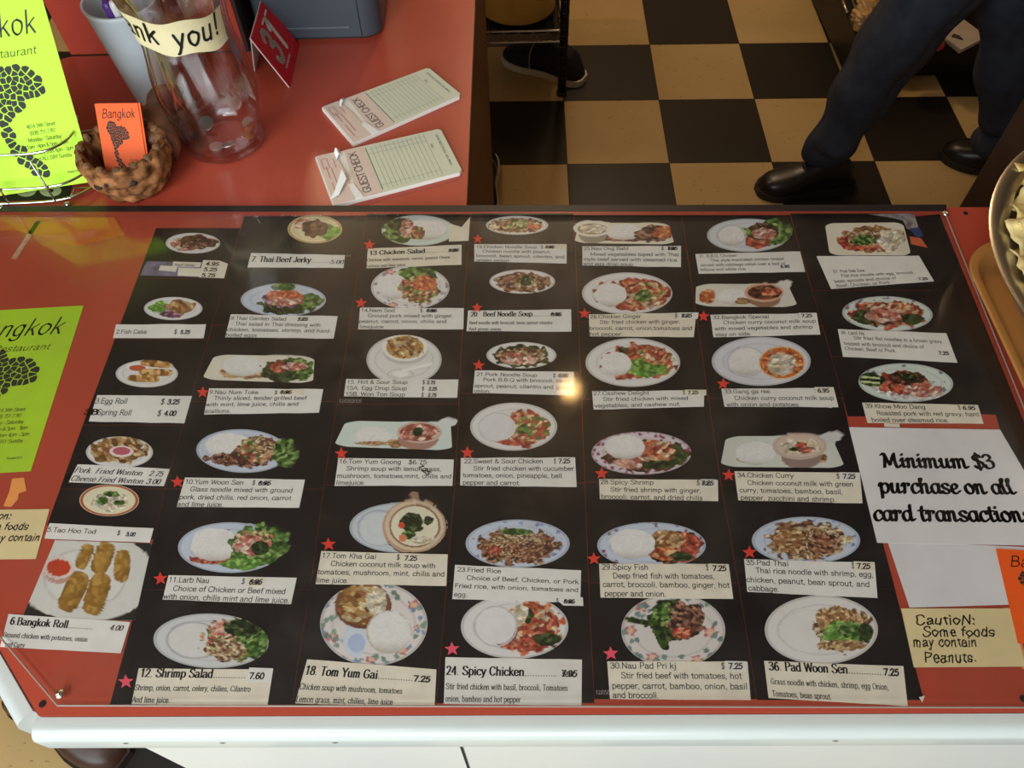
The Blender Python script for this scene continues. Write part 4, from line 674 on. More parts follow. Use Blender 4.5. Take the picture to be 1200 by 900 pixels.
# ------------------------------------------------------------------ label strips
# number: corners TL TR BR BL, style, lines (text, start across 0..1, baseline y at the left edge[, end across]), price (text, start, y, style)
LABELS = {
 2: ([(136, 380), (241.5, 380), (238.5, 396.3), (132.5, 396)], 'sans', [('2.Fish Cake', .02, 391, .36), ('$', .66, 391)], ('5.25', .73, 391, 1), 'fish cake'),
 3: ([(114, 463), (225, 464), (216, 496), (104, 493.7)], 'sans', [('3.Egg Roll', .0, 472.8, .34), ('Spring Roll', .06, 486, .42), ('$', .69, 472.8), ('$', .69, 486)], [('3.25', .76, 472.6, 1), ('4.00', .76, 485.6, 1), ('3B', -.08, 486, 2)], 'egg roll and spring roll'),
 4: ([(91, 544), (199, 549.7), (192, 569.5), (80.5, 565)], 'serifi', [('Pork  Fried Wonton', .0, 553.5, .73), ('6.Cheese Fried Wonton', -.06, 563.2, .77)], [('2.75', .80, 553.5, 3), ('3.00', .80, 563.2, 3)], 'pork and cheese wonton'),
 5: ([(58, 613), (180, 619), (175.5, 636), (52, 631)], 'sans', [('5.Tao Hoo Tod', .0, 623, .47), ('$', .67, 623.3)], ('3.00', .755, 624, 1), 'fried tofu'),
 6: ([(10, 719.5), (152.5, 729), (141.5, 765.5), (0, 758)], 'serif', [('6.Bangkok Roll...........', .03, 731.5, .72), ('Ground chicken with potatoes, onion', .0, 746.5, .70), ('and Curry', .04, 757.5, .2)], ('4.00', .85, 731, 3), 'spring roll with potatoes and onion'),
 7: ([(294.4, 296.5), (404.4, 299), (402.6, 314), (290, 313.3)], 'serif', [('7. Thai Beef Jerky..........', .02, 306.6, .86)], ('5.00', .85, 308, 3), 'beef jerky'),
 8: ([(270.6, 368.3), (395.8, 370.5), (391, 396.7), (263.8, 395)], 'sans', [('8.Thai Garden Salad', .01, 374.6, .53), ('$', .57, 374.6), ('Thai salad in Thai dressing with', .06, 381.2, .86), ('chicken, tomatoes, shrimp, and hard-', .0, 388, .97), ('boiled eggs', .0, 394.3, .29)], ('5.25', .63, 374.4, 2), 'garden salad'),
 9: ([(245, 455), (378.8, 456), (373.8, 483.5), (239, 485.7)], 'sans', [('9.Nau Num Toke', .01, 461.7, .44), ('$', .58, 461.7), ('Thinly sliced, tender grilled beef', .06, 468.8, .87), ('with mint, lime juice, chilis and', .0, 476.3, .81), ('scallions.', .0, 484, .23)], ('6.95', .63, 461.3, 2), 'grilled beef'),
 10: ([(216.8, 559.5), (357.4, 562), (350.6, 595), (207, 594)], 'sans', [('10.Yum Woon Sen', .01, 567, .5), ('$', .57, 567), ('Glass noodle mixed with ground', .07, 575.7, .92), ('pork, dried chilis, red onion, carrot', .0, 585, .92), ('and lime juice.', .0, 593.4, .38)], ('6.95', .62, 567.2, 2), 'glass noodle with ground pork'),
 11: ([(197.5, 674), (347.8, 677), (341, 708), (190.5, 702.5)], 'sans', [('11.Larb Nau', .01, 682, .33), ('$', .58, 682), ('Choice of Chicken or Beef mixed', .06, 692, .94), ('with onion, chilis mint and lime juice.', .0, 701.5, .985)], ('6.95', .64, 682.4, 2), 'chopped meat salad'),
 12: ([(162.6, 783), (320, 785), (313.3, 827), (154, 825)], 'serif', [('12. Shrimp Salad.............', .02, 793.3, .81), ('Shrimp, onion, carrot, celery, chilies, Cilantro', .0, 809, .86), ('And lime juice.', .0, 823, .28)], ('7.60', .83, 794, 2), 'shrimp salad'),
 13: ([(431, 291.3), (541, 286.8), (540.8, 310.2), (429.3, 314.3)], 'serif', [('13 Chicken Salad............', .02, 299, .86), ('Chicken with tomatoes, carrot, peanut Onion', .0, 306.5, .88), ('Lettuce and lime juice.', .0, 313.3, .42)], ('6.95', .86, 299, 2), 'chicken salad'),
 14: ([(422, 360.5), (543.6, 361), (543, 385.8), (419.8, 385.8)], 'sans', [('14.Nam Sod', .01, 365.5, .34), ('$', .58, 365.5), ('Ground pork mixed with ginger,', .08, 371.8, .9), ('peanut, carrot, onion, chilis and', .0, 378.4, .84), ('limejuice', .01, 384.7, .24)], ('6.95', .64, 365.5, 2), 'ground pork with ginger'),
 15: ([(405.7, 444), (537.3, 444.6), (535.8, 466), (403, 464.3)], 'sans', [('15. Hot & Sour Soup', .01, 449.5, .55), ('15A. Egg Drop Soup', .01, 456.6, .55), ('15B. Won Ton Soup', .01, 463.6, .54), ('$', .68, 449.5), ('$', .68, 456.6), ('$', .68, 463.6)], [('2.75', .72, 449.5, 1), ('2.25', .74, 456.6, 1), ('2.75', .74, 463.6, 1)], 'three soups'),
 16: ([(396.5, 536.7), (531.8, 538.5), (530.2, 569.3), (392, 569.3)], 'sans', [('16.Tom Yum Goong', .01, 543, .55), ('$6.75', .61, 543, .77), ('Shrimp soup with lemongrass,', .08, 551.3, .9), ('mushroom, tomatoes,mint, chilis and', .01, 560, .99), ('limejuice.', .01, 568, .26)], ('7.25', .69, 546, 4), 'shrimp lemongrass soup'),
 17: ([(376.6, 645.7), (524.7, 649.6), (523, 686.6), (369.8, 684.4)], 'sans', [('17.Tom Kha Gai', .01, 653.6, .44), ('$', .6, 653.6), ('Chicken coconut milk soup with', .09, 663, .91), ('tomatoes, mushroom, mint, chilis and', .0, 673, .985), ('lime juice.', .0, 682.6, .25)], ('7.25', .66, 654.5, 2), 'chicken coconut soup'),
 18: ([(360, 772.6), (511.5, 784.5), (509.2, 828.6), (345.9, 824.2)], 'serif', [('18. Tom Yum Gai..............', .01, 790.5, .83), ('Chicken soup with mushroom, tomatoes', .0, 808, .76), ('Lemon grass, mint, chilies, lime juice', .0, 822.5, .7)], ('7.25', .83, 791, 2), 'chicken mushroom soup'),
 19: ([(555.8, 286), (664, 286), (664, 308.8), (555.8, 306.4)], 'sans', [('19.Chicken Noodle Soup', .02, 290.7, .68), ('$', .72, 290.7), ('Chicken noodle with peanut,', .09, 295.8, .83), ('broccoli, bean sprout, cilantro, and', .02, 301, .98), ('green onion', .02, 306, .38)], ('6.95', .77, 290.6, 2), 'chicken noodle soup'),
 20: ([(548.5, 363.8), (669.3, 362.5), (669.7, 388.5), (546.7, 388)], 'serif', [('20   Beef Noodle Soup...........', .03, 371, .80), ('Beef noodle with broccoli, bean sprout cilantro', .02, 380, .82), ('And green onion.', .02, 387.2, .34)], ('6.95', .80, 371, 2), 'beef noodle soup'),
 21: ([(556.6, 434), (672.6, 435.8), (672.6, 463), (554, 460.6)], 'sans', [('21.Pork Noodle Soup', .02, 440.4, .63), ('$', .79, 440.4), ('Pork B.B.Q with broccoli, bean', .09, 446.5, .96), ('sprout, peanut, cilantro and green', .01, 453.8, .98), ('onion.', .01, 460, .18)], ('6.95', .84, 440.4, 2), 'pork noodle soup'),
 22: ([(540, 536.7), (674, 536), (675.8, 570.7), (539.3, 568.7)], 'sans', [('22.Sweet & Sour Chicken', .03, 543, .72), ('$', .81, 543), ('Stir fried chicken with cucumber', .11, 551.3, .985), ('tomatoes, onion, pineapple, bell', .02, 559.3, .88), ('pepper and carrot.', .02, 567.6, .52)], ('7.25', .85, 543, 2), 'sweet and sour chicken'),
 23: ([(533.2, 661.8), (681, 668.3), (680, 706.5), (530, 702)], 'sans', [('23.Fried Rice', .02, 669.5, .37), ('Choice of Beef, Chicken, or Pork', .1, 679, .985), ('Fried rice, with onion, tomatoes and', .01, 688.8, .985), ('egg.', .01, 698.8, .12), ('$', .81, 702.5)], ('6.95', .87, 703, 2), 'fried rice'),
 24: ([(522, 770), (682, 773), (681.4, 826.7), (520, 824.8)], 'serif', [('24. Spicy Chicken..............', .01, 791, .85), ('Stir fried chicken with basil, broccoli, Tomatoes', .01, 807.8, .9), ('onion, bamboo and hot pepper', .01, 822, .56)], ('7.95', .85, 791, 2), 'spicy chicken'),
 25: ([(682.5, 288.6), (798, 288), (798, 313), (682.5, 311)], 'sans', [('25.Nau Ong Baht', .01, 293, .47), ('$', .8, 293), ('Mixed vegetables toped with Thai', .08, 299.6, .98), ('style beef served with steamed rice', .01, 305.3, .96), ('and egg drop soup.', .01, 310.6, .53)], ('7.95', .86, 293, 2), 'mixed vegetables with beef'),
 26: ([(690, 368.3), (816, 366.5), (813, 395), (691, 394)], 'sans', [('26.Chicken Ginger', .01, 373.2, .49), ('$', .8, 373.2), ('Stir fried chicken with ginger,', .1, 379.6, .86), ('broccoli, carrot, onion,tomatoes and', .0, 386.6, .98), ('hot pepper.', .0, 393.3, .32)], ('7.25', .86, 373.2, 2), 'chicken with ginger'),
 27: ([(693.8, 458.2), (825, 457.5), (825, 476.5), (695.7, 479.8)], 'sans', [('27.Cashew Delight', .01, 463, .51), ('$', .81, 463), ('Stir fried chicken with mixed', .09, 470.2, .86), ('vegetables, and cashew nut.', .01, 477.6, .79)], ('7.25', .85, 463, 2), 'cashew chicken'),
 28: ([(702, 561.4), (841.3, 562.5), (841.7, 587.2), (703, 584.8)], 'sans', [('28.Spicy Shrimp', .01, 567.2, .46), ('$', .82, 567.2), ('Stir fried shrimp with ginger,', .09, 575.9, .86), ('broccoli, carrot, and dried chilis', .01, 584.2, .87)], ('7.25', .86, 567.4, 2), 'spicy shrimp'),
 29: ([(702, 660.5), (854, 661), (859.3, 701.8), (703.8, 700.3)], 'sans', [('29.Spicy Fish', .02, 667.5, .38), ('$', .82, 667.5), ('Deep fried fish with tomatoes,', .1, 677.7, .88), ('carrot, broccoli, bamboo, ginger, hot', .02, 687.8, .985), ('pepper and onion.', .03, 698.4, .5)], ('7.25', .87, 668.5, 2), 'spicy fish'),
 30: ([(711.5, 775), (876, 775.3), (879.8, 820.3), (714.8, 819)], 'sans', [('30.Nau Pad Pri kj', .02, 783.4, .49), ('$', .81, 783.4), ('Stir fried beef with tomatoes, hot', .09, 795, .95), ('pepper, carrot, bamboo, onion, basil', .02, 807, .985), ('and broccoli.', .02, 817.8, .35)], ('7.25', .86, 783.6, 2), 'stir fried beef'),
 31: ([(814.8, 297.8), (937.6, 294.6), (943.6, 318.5), (818.8, 320.7)], 'sans', [('31. B.B.Q. Chicken', .03, 302, .39), ('Thai style marinated chicken breast', .13, 307, .83), ('served with cabbage salad over a bed of', .03, 312.4, .83), ('lettuce and white rice', .02, 317.6, .45)], ('6.95', .78, 315.8, 2), 'barbecue chicken'),
 32: ([(832.5, 368.9), (957, 367), (961.4, 392), (836, 395)], 'sans', [('32.Bangkok Special', .02, 374, .55), ('$', .82, 374), ('Chicken curry coconut milk soup', .11, 380.3, .98), ('with mixed vegetables and shrimp', .02, 387.3, .94), ('stay on side.', .02, 394, .36)], ('7.25', .85, 373.6, 2), 'curry soup with vegetables and shrimp'),
 33: ([(845.3, 455.5), (977, 454.5), (982.6, 477), (849, 476.5)], 'sans', [('33.Gang ga ree', .02, 461, .43), ('$', .82, 461), ('Chicken curry coconut milk soup', .1, 468.7, .98), ('with onion and potatoes.', .02, 476, .67)], ('6.95', .85, 460.5, 2), 'curry with onion and potatoes'),
 34: ([(860.6, 552.2), (1007.7, 553.7), (1010.8, 589.8), (865.2, 586.3)], 'sans', [('34.Chicken Curry', .02, 559.2, .47), ('$', .81, 559.2), ('Chicken coconut milk with green', .09, 568, .94), ('curry, tomatoes, bamboo, basil,', .02, 576.8, .85), ('pepper, zucchini and shrimp.', .02, 585.4, .79)], ('7.25', .86, 559.2, 2), 'green curry with bamboo'),
 35: ([(872, 655), (1025, 659.5), (1028.4, 700.7), (875.7, 693.5)], 'sans', [('35.Pad Thai', .01, 661.8, .34), ('$', .82, 661.8), ('Thai rice noodle with shrimp, egg,', .08, 671, .985), ('chicken, peanut, bean sprout, and', .0, 682, .95), ('cabbage.', .01, 691.8, .25)], ('7.25', .86, 662, 2), 'rice noodle with bean sprout'),
 36: ([(895.4, 774.4), (1058.6, 780.5), (1063.9, 827.6), (900.7, 817.9)], 'serif', [('36. Pad Woon Sen.............', .03, 785.3, .84), ('Grass noodle with chicken, shrimp, egg Onion,', .03, 801.5, .88), ('Tomatoes, bean sprout.', .03, 815.5, .46)], ('7.25', .85, 785.5, 2), 'glass noodle with egg'),
 37: ([(956.8, 300), (1077, 299.6), (1094.6, 329.5), (974, 338.6)], 'sans', [('37. Pad See Eew', .09, 320.5, .4), ('Flat rice noodle with egg, broccoli,', .15, 326, .86), ('bean sprouts and choice of', .06, 332, .66), ('Beef, Chicken, or Pork', .06, 337.4, .58)], ('7.25', .86, 335.8, 2), 'flat rice noodle'),
 38: ([(981.8, 385.6), (1109, 390.5), (1122, 425), (987.9, 418)], 'sans', [('38. Lard Na', .02, 391.4, .24), ('Stir fried flat noodles in a brown gravy', .13, 397, .93), ('topped with broccoli and choice of', .03, 404, .75), ('Chicken, Beef or Pork', .03, 410, .48)], ('7.25', .86, 410, 2), 'noodles in brown gravy'),
 39: ([(1010.3, 471.8), (1146, 474.5), (1152.7, 496.5), (1016.7, 495.6)], 'sans', [('39.Khow Moo Dang', .02, 478, .54), ('$', .82, 478), ('Roasted pork with red gravy, hard', .1, 486.2, .985), ('boiled over steamed rice.', .04, 494.2, .71)], ('6.95', .86, 478.2, 2), 'roast pork'),
}
PATCH = {8: (.56, .78), 9: (.62, .84), 10: (.61, .75), 11: (.62, .76), 12: (.82, 1.0), 17: (.64, .8), 19: (.75, 1.0), 22: (.83, 1.0), 24: (.82, .99), 26: (.84, 1.02), 27: (.83, 1.02), 28: (.86, .985), 29: (.84, .99), 30: (.84, .99), 32: (.83, 1.0), 33: (.83, 1.0), 34: (.84, .985), 35: (.84, 1.0), 39: (.84, .98)}
LBL = {}
def label(num):
    px, sty, lines, price, what = LABELS[num]
    z = CT+.0009
    px = [tuple(q) for q in px]
    rnd = random.Random(num)
    edge = []
    for i in range(4):                                  # scissor-cut edges, not quite straight
        a, c = np.array(px[i]), np.array(px[(i+1) % 4]); m = 6 if i % 2 == 0 else 2
        for k in range(m): edge.append(a+(c-a)*k/m + (np.array([0, rnd.uniform(-.35, .35)]) if k else 0))
    aged = num in (12, 13, 17, 18, 26, 28, 29, 30, 34, 36, 39)
    o = paper('menu_label', edge, z, PAPER_WARM if aged else PAPER, th=.0002)
    prices = price if isinstance(price, list) else [price]
    tag(o, 'white paper label strip reading %s%s' % (what, ', priced ' + prices[0][0]), 'label', 'menu label strips')
    M0, W, Hh = quad_frame(px, z+.00012); M1, _, _ = quad_frame(px, z+.0003); Mp, _, _ = quad_frame(px, z+.0002)
    yt, yb = px[0][1], px[3][1]
    ts = sorted(set(l[2] for l in lines)); tt = [(y-yt)/(yb-yt)*Hh for y in ts]
    pitch = (tt[-1]-tt[0])/(len(tt)-1) if len(tt) > 1 else Hh*.55
    em = min(pitch*.86, Hh*.62) if sty == 'sans' else pitch*.96
    if num in (2, 5): em = Hh*.42
    if num == 3: em = Hh*.29
    if num == 4: em = pitch*.88
    if num == 7: em = Hh*.55
    t = TX(M0)
    for k, l in enumerate(lines):
        y = -(l[2]-yt)/(yb-yt)*Hh
        small = sty == 'serif' and k > 0
        fit = (l[3]-l[1])*W if len(l) > 3 else None
        t.line(l[0], 'serifs' if small else sty, l[1]*W, y, em*(.64 if small else 1), fit)
    t.build('printed_text', INK if sty != 'sans' else INK_SOFT, o)
    if num in PATCH:
        a, c = PATCH[num]; y = -(prices[0][2]-yt)/(yb-yt)*Hh
        pts = np.array([(a*W, y+em*.95), (c*W, y+em*.9), (c*W, y-em*.28), (a*W, y-em*.25)])
        w = Mp(pts); b = MB(); b.prism(w[:, :2], z+.00005, z+.0002)
        b.build('price_sticker', PAPER_WARM if num % 2 else PAPER, o)
    tp = TX(M1)
    if sty == 'serif': em *= .74
    for txt, s, y, k in prices:
        yy = -(y-yt)/(yb-yt)*Hh
        if k == 1: tp.line(txt, 'hand', s*W, yy, em*.88, None)
        elif k == 2:
            tp.line(txt, 'hand', s*W, yy, em*1.0, min(.15*W, em*1.75))
            if num in (8, 9, 10, 11, 13, 14, 19, 20, 21, 23, 24, 25, 26, 28): tp.line(txt[::-1].replace('.', ''), 'hand', s*W+em*.06, yy+em*.03, em*.7, .8*min(.15*W, em*1.75))
        elif k == 3: tp.line(txt, 'serifi', s*W, yy, em*1.05)
        else: tp.line(txt, 'hand', s*W, yy, em*1.0, .13*W, ang=-.75)
    tp.build('handwritten_price' if prices[0][3] != 3 else 'printed_price', PEN, o)
    LBL[num] = o
for k in LABELS: label(k)
# first label: old strips with prices stuck over them
o = flat('menu_label', [(172, 306), (268, 309), (263, 325.5), (164, 322.5)], 'patched purple and white label strip with three handwritten prices', 'label', mat('faded_purple_print', (142, 134, 168), .6, rgb2=(96, 88, 96), vscale=70), CT+.0009, 'menu label strips')
for q in ([(203, 306.4), (236, 307.5), (234, 313), (202, 312)], [(188, 311), (208, 312.2), (206, 318.4), (186, 316.5)], [(209, 313.4), (236, 314.6), (233, 324), (208, 322.8)]):
    paper('paper_patch', q, CT+.0011, PAPER_WARM, o)
q4 = [(238, 304.8), (257, 305.2), (267, 309), (262.5, 326), (233, 324.8)]
paper('price_sticker', q4, CT+.0012, PAPER_WARM, o)
M, W, Hh = quad_frame([(238, 305), (266, 306), (262.5, 326), (233, 325)], CT+.0014)
t = TX(M); sz = Hh*.34
for k, s in enumerate(('4.95', '5.25', '5.75')): t.line(s, 'hand', W*(.14-.03*k), -Hh*(.29+.33*k), sz*.85, W*.55)
t.build('handwritten_price', PEN, o)
M, W, Hh = quad_frame([(188, 306.4), (236, 307.5), (234, 318), (186, 317)], CT+.0013)
t = TX(M); t.line('Beef Satay', 'sans', W*.36, -Hh*.42, Hh*.3, W*.5); t.build('printed_text', INK_SOFT, o)
# price tab below the fried rice label
o = paper('price_sticker', [(655, 699), (683, 700), (683.6, 710), (660, 709.4), (654, 704)], CT+.00102, PAPER, LBL[23])

# ------------------------------------------------------------------ star stickers
STARS = [(433, 286.8, 7, 13), (423, 355, 7, 14), (560, 280, 6.2, 19), (559, 360.6, 6.6, 20), (561, 428, 7.2, 21), (547.8, 530.4, 8, 22), (400, 531.5, 8, 16), (237.6, 459.7, 7.5, 9), (208, 564.7, 8, 10), (188, 678, 8.5, 11), (147.4, 798.7, 9.2, 12),
         (385, 637.8, 8.6, 17), (529.8, 760.4, 9, 24), (685, 367.4, 7, 26), (705, 554.8, 8, 28), (696, 654.8, 8.2, 29), (715.8, 765.8, 9, 30), (824.5, 370.5, 7.2, 32), (847.5, 449.8, 7.6, 33), (854, 556.6, 8, 34), (878.4, 647.2, 8.4, 35)]
for x, y, r, num in STARS:
    pts = []
    for k in range(10):
        a = -PI/2 + k*PI/5 + .06*math.sin(num); rr = r if k % 2 == 0 else r*.43
        pts.append((x+rr*math.cos(a)*1.04, y+rr*math.sin(a)*.96))
    flat('star_sticker', pts, 'small %s star sticker at the corner of the %s label' % ('pink' if y > 700 else 'red', LABELS[num][4]), 'sticker', STARP if y > 700 else STAR, CT+.00135, 'star stickers beside the labels')

# ------------------------------------------------------------------ notes and cards under the clear cover
NEON = mat('neon_green_paper', (176, 214, 44), .6, var=.03, vscale=12); NEON_UP = mat('neon_yellow_green_paper', (196, 250, 50), .6, var=.02, vscale=10)
ORANGE = mat('neon_orange_card', (250, 98, 24), .55, var=.02, vscale=20); CREAMN = mat('cream_note_paper', (226, 208, 158), .7, var=.05, vscale=14)
THAI = [(.2, 0), (.35, .02), (.45, .12), (.5, .25), (.62, .22), (.85, .25), (1.0, .45), (.97, .6), (.72, .62), (.6, .7), (.62, .84), (.5, .78), (.42, .76), (.4, .9), (.3, 1.05), (.31, 1.2), (.36, 1.35), (.45, 1.5), (.6, 1.68), (.68, 1.88), (.52, 1.84), (.36, 1.66), (.27, 1.45), (.22, 1.2), (.25, 1.0), (.2, .8), (.12, .6), (.1, .45), (0, .3), (.08, .12)]
def inside(p, poly):
    c = False
    for i in range(len(poly)):
        (x1, y1), (x2, y2) = poly[i-1], poly[i]
        if (y1 > p[1]) != (y2 > p[1]) and p[0] < (x2-x1)*(p[1]-y1)/(y2-y1)+x1: c = not c
    return c
def map_cells(seed=3, n=95):
    """a country map cut into provinces: every cell shrunk a little so the paper shows between"""
    rnd = random.Random(seed); S = []
    tries = 0
    while len(S) < n and tries < 6000:
        tries += 1; p = (rnd.uniform(-.02, 1.02), rnd.uniform(0, 1.9))
        if inside(p, THAI) and all(math.hypot(p[0]-q[0], p[1]-q[1]) > .068 for q in S): S.append(p)
    out = []
    for i, s in enumerate(S):
        poly = [(s[0]+.085*math.cos(a), s[1]+.085*math.sin(a)) for a in [2*PI*k/10 for k in range(10)]]
        for j, q in enumerate(S):
            if i == j or math.hypot(q[0]-s[0], q[1]-s[1]) > .2: continue
            mx, my = (s[0]+q[0])/2, (s[1]+q[1])/2; nx, ny = q[0]-s[0], q[1]-s[1]; new = []
            for k in range(len(poly)):
                a, c = poly[k-1], poly[k]; da = (a[0]-mx)*nx+(a[1]-my)*ny; dc = (c[0]-mx)*nx+(c[1]-my)*ny
                if (da <= 0) != (dc <= 0): t = da/(da-dc); new.append((a[0]+(c[0]-a[0])*t, a[1]+(c[1]-a[1])*t))
                if dc <= 0: new.append(c)
            poly = new
            if len(poly) < 3: break
        if len(poly) >= 3:
            g = np.mean(poly, 0); out.append(np.array([(g+(np.array(v)-g)*.86+[rnd.uniform(-.006, .006), rnd.uniform(-.006, .006)]) for v in poly]))
    return out
CELLS = map_cells()
def flyer_print(parent, M, W, Hh, small=False):
    """the restaurant flyer: curly heading, country map, address lines; 0,0 top left, y down negative"""
    h = TX(M); h.line('Bangkok', 'thin', W*(.17 if not small else .12), -Hh*(.185 if not small else .19), Hh*.155 if not small else Hh*.17, W*(.72 if not small else .78)); h.build('heading_text', INK, parent)
    m = TX(M); k = (W*.53, Hh*.345) if not small else (W*.48, Hh*.36); x0, y0 = (W*.28, -Hh*.27) if not small else (W*.2, -Hh*.24)
    for c in CELLS: m.poly([(x0+v[0]*k[0], y0-v[1]*k[1]) for v in c])
    m.build('country_map', mat('map_ink', (42, 46, 38), .7), parent)
    a = TX(M)
    if not small:
        a.line('Restaurant', 'thin', W*.4, -Hh*.285, Hh*.055, W*.44)
        for i, s in enumerate(('4614 34th Street', '(608) 751-7787', 'Monday - Saturday', '11am - 4pm & 5pm - 9pm', 'Closed Daily from 4pm - 5pm', 'Closed ALL DAY Sunday')):
            a.line(s, 'cond', W*.70, -Hh*(.66+.036*i), Hh*.03, center=True)
        a.line('Revised 2014', 'cond', W*.80, -Hh*.93, Hh*.017)
    else:
        for i in range(3): a.line(('751-7787', '4614 34th Street', 'Mon - Sat')[i], 'cond', W*.72, -Hh*(.78+.05*i), Hh*.04, center=True)
    a.build('address_text', mat('olive_ink', (88, 96, 40) if not small else (120, 50, 20), .7), parent)

# neon menu lying flat, most of it beyond the left edge of the picture
TR, BR = P(98, 358, zb), P(36, 552, zb)
down = (BR-TR)/np.linalg.norm(BR-TR); left = np.array([down[1], -down[0], 0]); left = left if left[0] < 0 else -left
Hh = np.linalg.norm(BR-TR); W = .142
o = MB(); c4 = [TR+left*W, TR, BR, BR+left*W]; o.prism([v[:2] for v in c4], CT+.0001, zb)
o = tag(o.build('flyer', NEON), 'neon green restaurant flyer lying flat under the clear sheet', 'flyer')
TLp = TR+left*W
def Mfl(V, TLp=TLp, left=left, down=down): return TLp + (-left)*V[:, 0:1] + down*(-V[:, 1:2]) + np.array([0, 0, .00015])
flyer_print(o, Mfl, W, Hh)

flat('paper_scrap', [(-60, 254), (134, 254.5), (146, 275), (90, 288), (60, 281), (20, 270), (-60, 268)], 'torn yellow paper scrap under the clear sheet at the rear left', 'paper', mat('yellow_scrap', (206, 124, 44), .6, rgb2=(198, 92, 42), vscale=20))
flat('tape_strip', [(42, 259), (48, 259), (19, 304), (13, 303)], 'cloudy strip of old tape at the rear left corner', 'tape', mat('old_tape', (206, 180, 150), .5, rgb2=(186, 110, 84), vscale=180))
flat('paper_scrap', [(14, 561), (28, 559.5), (31, 575), (22, 578), (21, 585), (13, 594), (4, 593), (11, 576)], 'small peeled orange scrap above the cream note at the left', 'paper', mat('peach_scrap', (240, 160, 84), .6))
o = flat('note', [(-60, 598), (58, 596.5), (42, 655), (-60, 656)], 'cream handwritten note about foods at the left edge', 'note', CREAMN, CT+.0006)
M, W, Hh = quad_frame([(-60, 598), (58, 596.5), (42, 655), (-75, 656)], CT+.0008)
t = TX(M)
for s, x, y in (('Caution:', .64, .2), ('Some foods', .84, .42), ('May contain', .985, .645)): t.line(s, 'pen', W*x, -Hh*y, Hh*.21, right=True)
t.build('handwritten_text', PEN, o)

o = flat('notice_sheet', [(1040, 634), (1200, 641), (1240, 645), (1262, 706), (1184, 708.5), (1066, 712)], 'blank white sheet hanging out below the card notice', 'paper', mat('blank_white', (222, 221, 224), .7, var=.02, vscale=10), CT+.0006)
o = flat('notice_sheet', [(995, 500.5), (1172, 503.5), (1252, 640), (1028, 636)], 'white notice sheet about the minimum purchase on cards', 'notice', mat('notice_white', (224, 223, 225), .7, var=.02, vscale=10), CT+.00085)
qm = [(995, 500.5), (1172, 503.5), (1252, 640), (1028, 636)]
M, W, Hh = quad_frame(qm, CT+.001)
def at_px(M, W, Hh, px, X, Y):
    """flat position inside a quad for a photo coordinate"""
    T = M(np.array([[0, 0], [W, 0], [0, -Hh], [W, -Hh]])); g = P(X, Y, T[0][2])
    s, t = .5, .5
    for _ in range(30):
        p = (1-s)*(1-t)*T[0]+s*(1-t)*T[1]+(1-s)*t*T[2]+s*t*T[3]; ds = (1-t)*(T[1]-T[0])+t*(T[3]-T[2]); dt = (1-s)*(T[2]-T[0])+s*(T[3]-T[1])
        A = np.array([[ds[0], dt[0]], [ds[1], dt[1]]]); r = np.linalg.solve(A, (g-p)[:2]); s += r[0]; t += r[1]
    return s*W, -t*Hh
t = TX(M)
for s, x0, x1, y in (('Minimum $3', 1034, 1167, 547.5), ('purchase on all', 1031, 1191, 577.5), ('card transactions', 1024, 1213, 610)):
    a = at_px(M, W, Hh, qm, x0, y); c = at_px(M, W, Hh, qm, x1, y+1.5)
    t.line(s, 'script', a[0], a[1], Hh*.178, c[0]-a[0], ang=math.atan2(c[1]-a[1], c[0]-a[0]))
t.build('printed_text', INK, o)

o = flat('note', [(1056, 713), (1184, 713), (1202, 781), (1071, 782)], 'cream handwritten note warning that foods may contain peanuts', 'note', CREAMN, CT+.0010)
qn = [(1056, 713), (1184, 713), (1202, 781), (1071, 782)]
M, W, Hh = quad_frame(qn, CT+.0012)
t = TX(M)
for s, x0, x1, y in (('CautioN:', 1073, 1144, 732), ('Some foods', 1082, 1167, 746), ('may contain', 1070, 1146, 758), ('Peanuts.', 1084, 1146, 776)):
    a = at_px(M, W, Hh, qn, x0, y); c = at_px(M, W, Hh, qn, x1, y)
    t.line(s, 'pen', a[0], a[1], Hh*.235, c[0]-a[0])
t.build('handwritten_text', PEN, o)
flat('paper_scrap', [(1176, 712), (1186, 712), (1206, 784), (1198, 784)], 'narrow orange paper edge right of the peanut note', 'paper', mat('peach_edge', (226, 150, 100), .6), CT+.0008)
oc = flat('business_card', [(1167, 643), (1262, 648), (1300, 756), (1193, 754)], 'orange restaurant card lying under the sheet at the right edge', 'card', ORANGE, CT+.0013)
M, W, Hh = quad_frame([(1167, 643), (1262, 648), (1300, 756), (1193, 754)], CT+.0015)
flyer_print(oc, M, W, Hh, True)

# loose bits of torn print and paper at the rear right
flat('paper_scrap', [(541, 266), (551, 254), (549, 282), (526, 283), (527, 262), (534, 264)], 'torn white paper bit right of the chicken salad photo', 'paper', PAPER_WARM, CT+.0011)
flat('paper_scrap', [(1018, 251), (1071, 250), (1078, 272), (1063, 268), (1058, 258), (1040, 254)], 'torn white and grey print corner at the rear right', 'paper', mat('torn_print', (188, 178, 176), .6, rgb2=(96, 86, 92), vscale=90), CT+.0008)
flat('paper_scrap', [(1066, 268), (1077, 266), (1082, 276), (1075, 279)], 'blue torn scrap in the rear right print', 'paper', mat('blue_scrap', (44, 66, 110), .5), CT+.0009)
flat('paper_scrap', [(1066, 277), (1079, 279), (1087, 290), (1068, 286)], 'orange torn scrap in the rear right print', 'paper', mat('orange_scrap', (206, 100, 66), .5), CT+.0009)
flat('paper_scrap', [(968, 477), (971, 473), (975, 478)], 'tiny white triangle scrap above the chicken curry platter', 'paper', PAPER, CT+.0009)
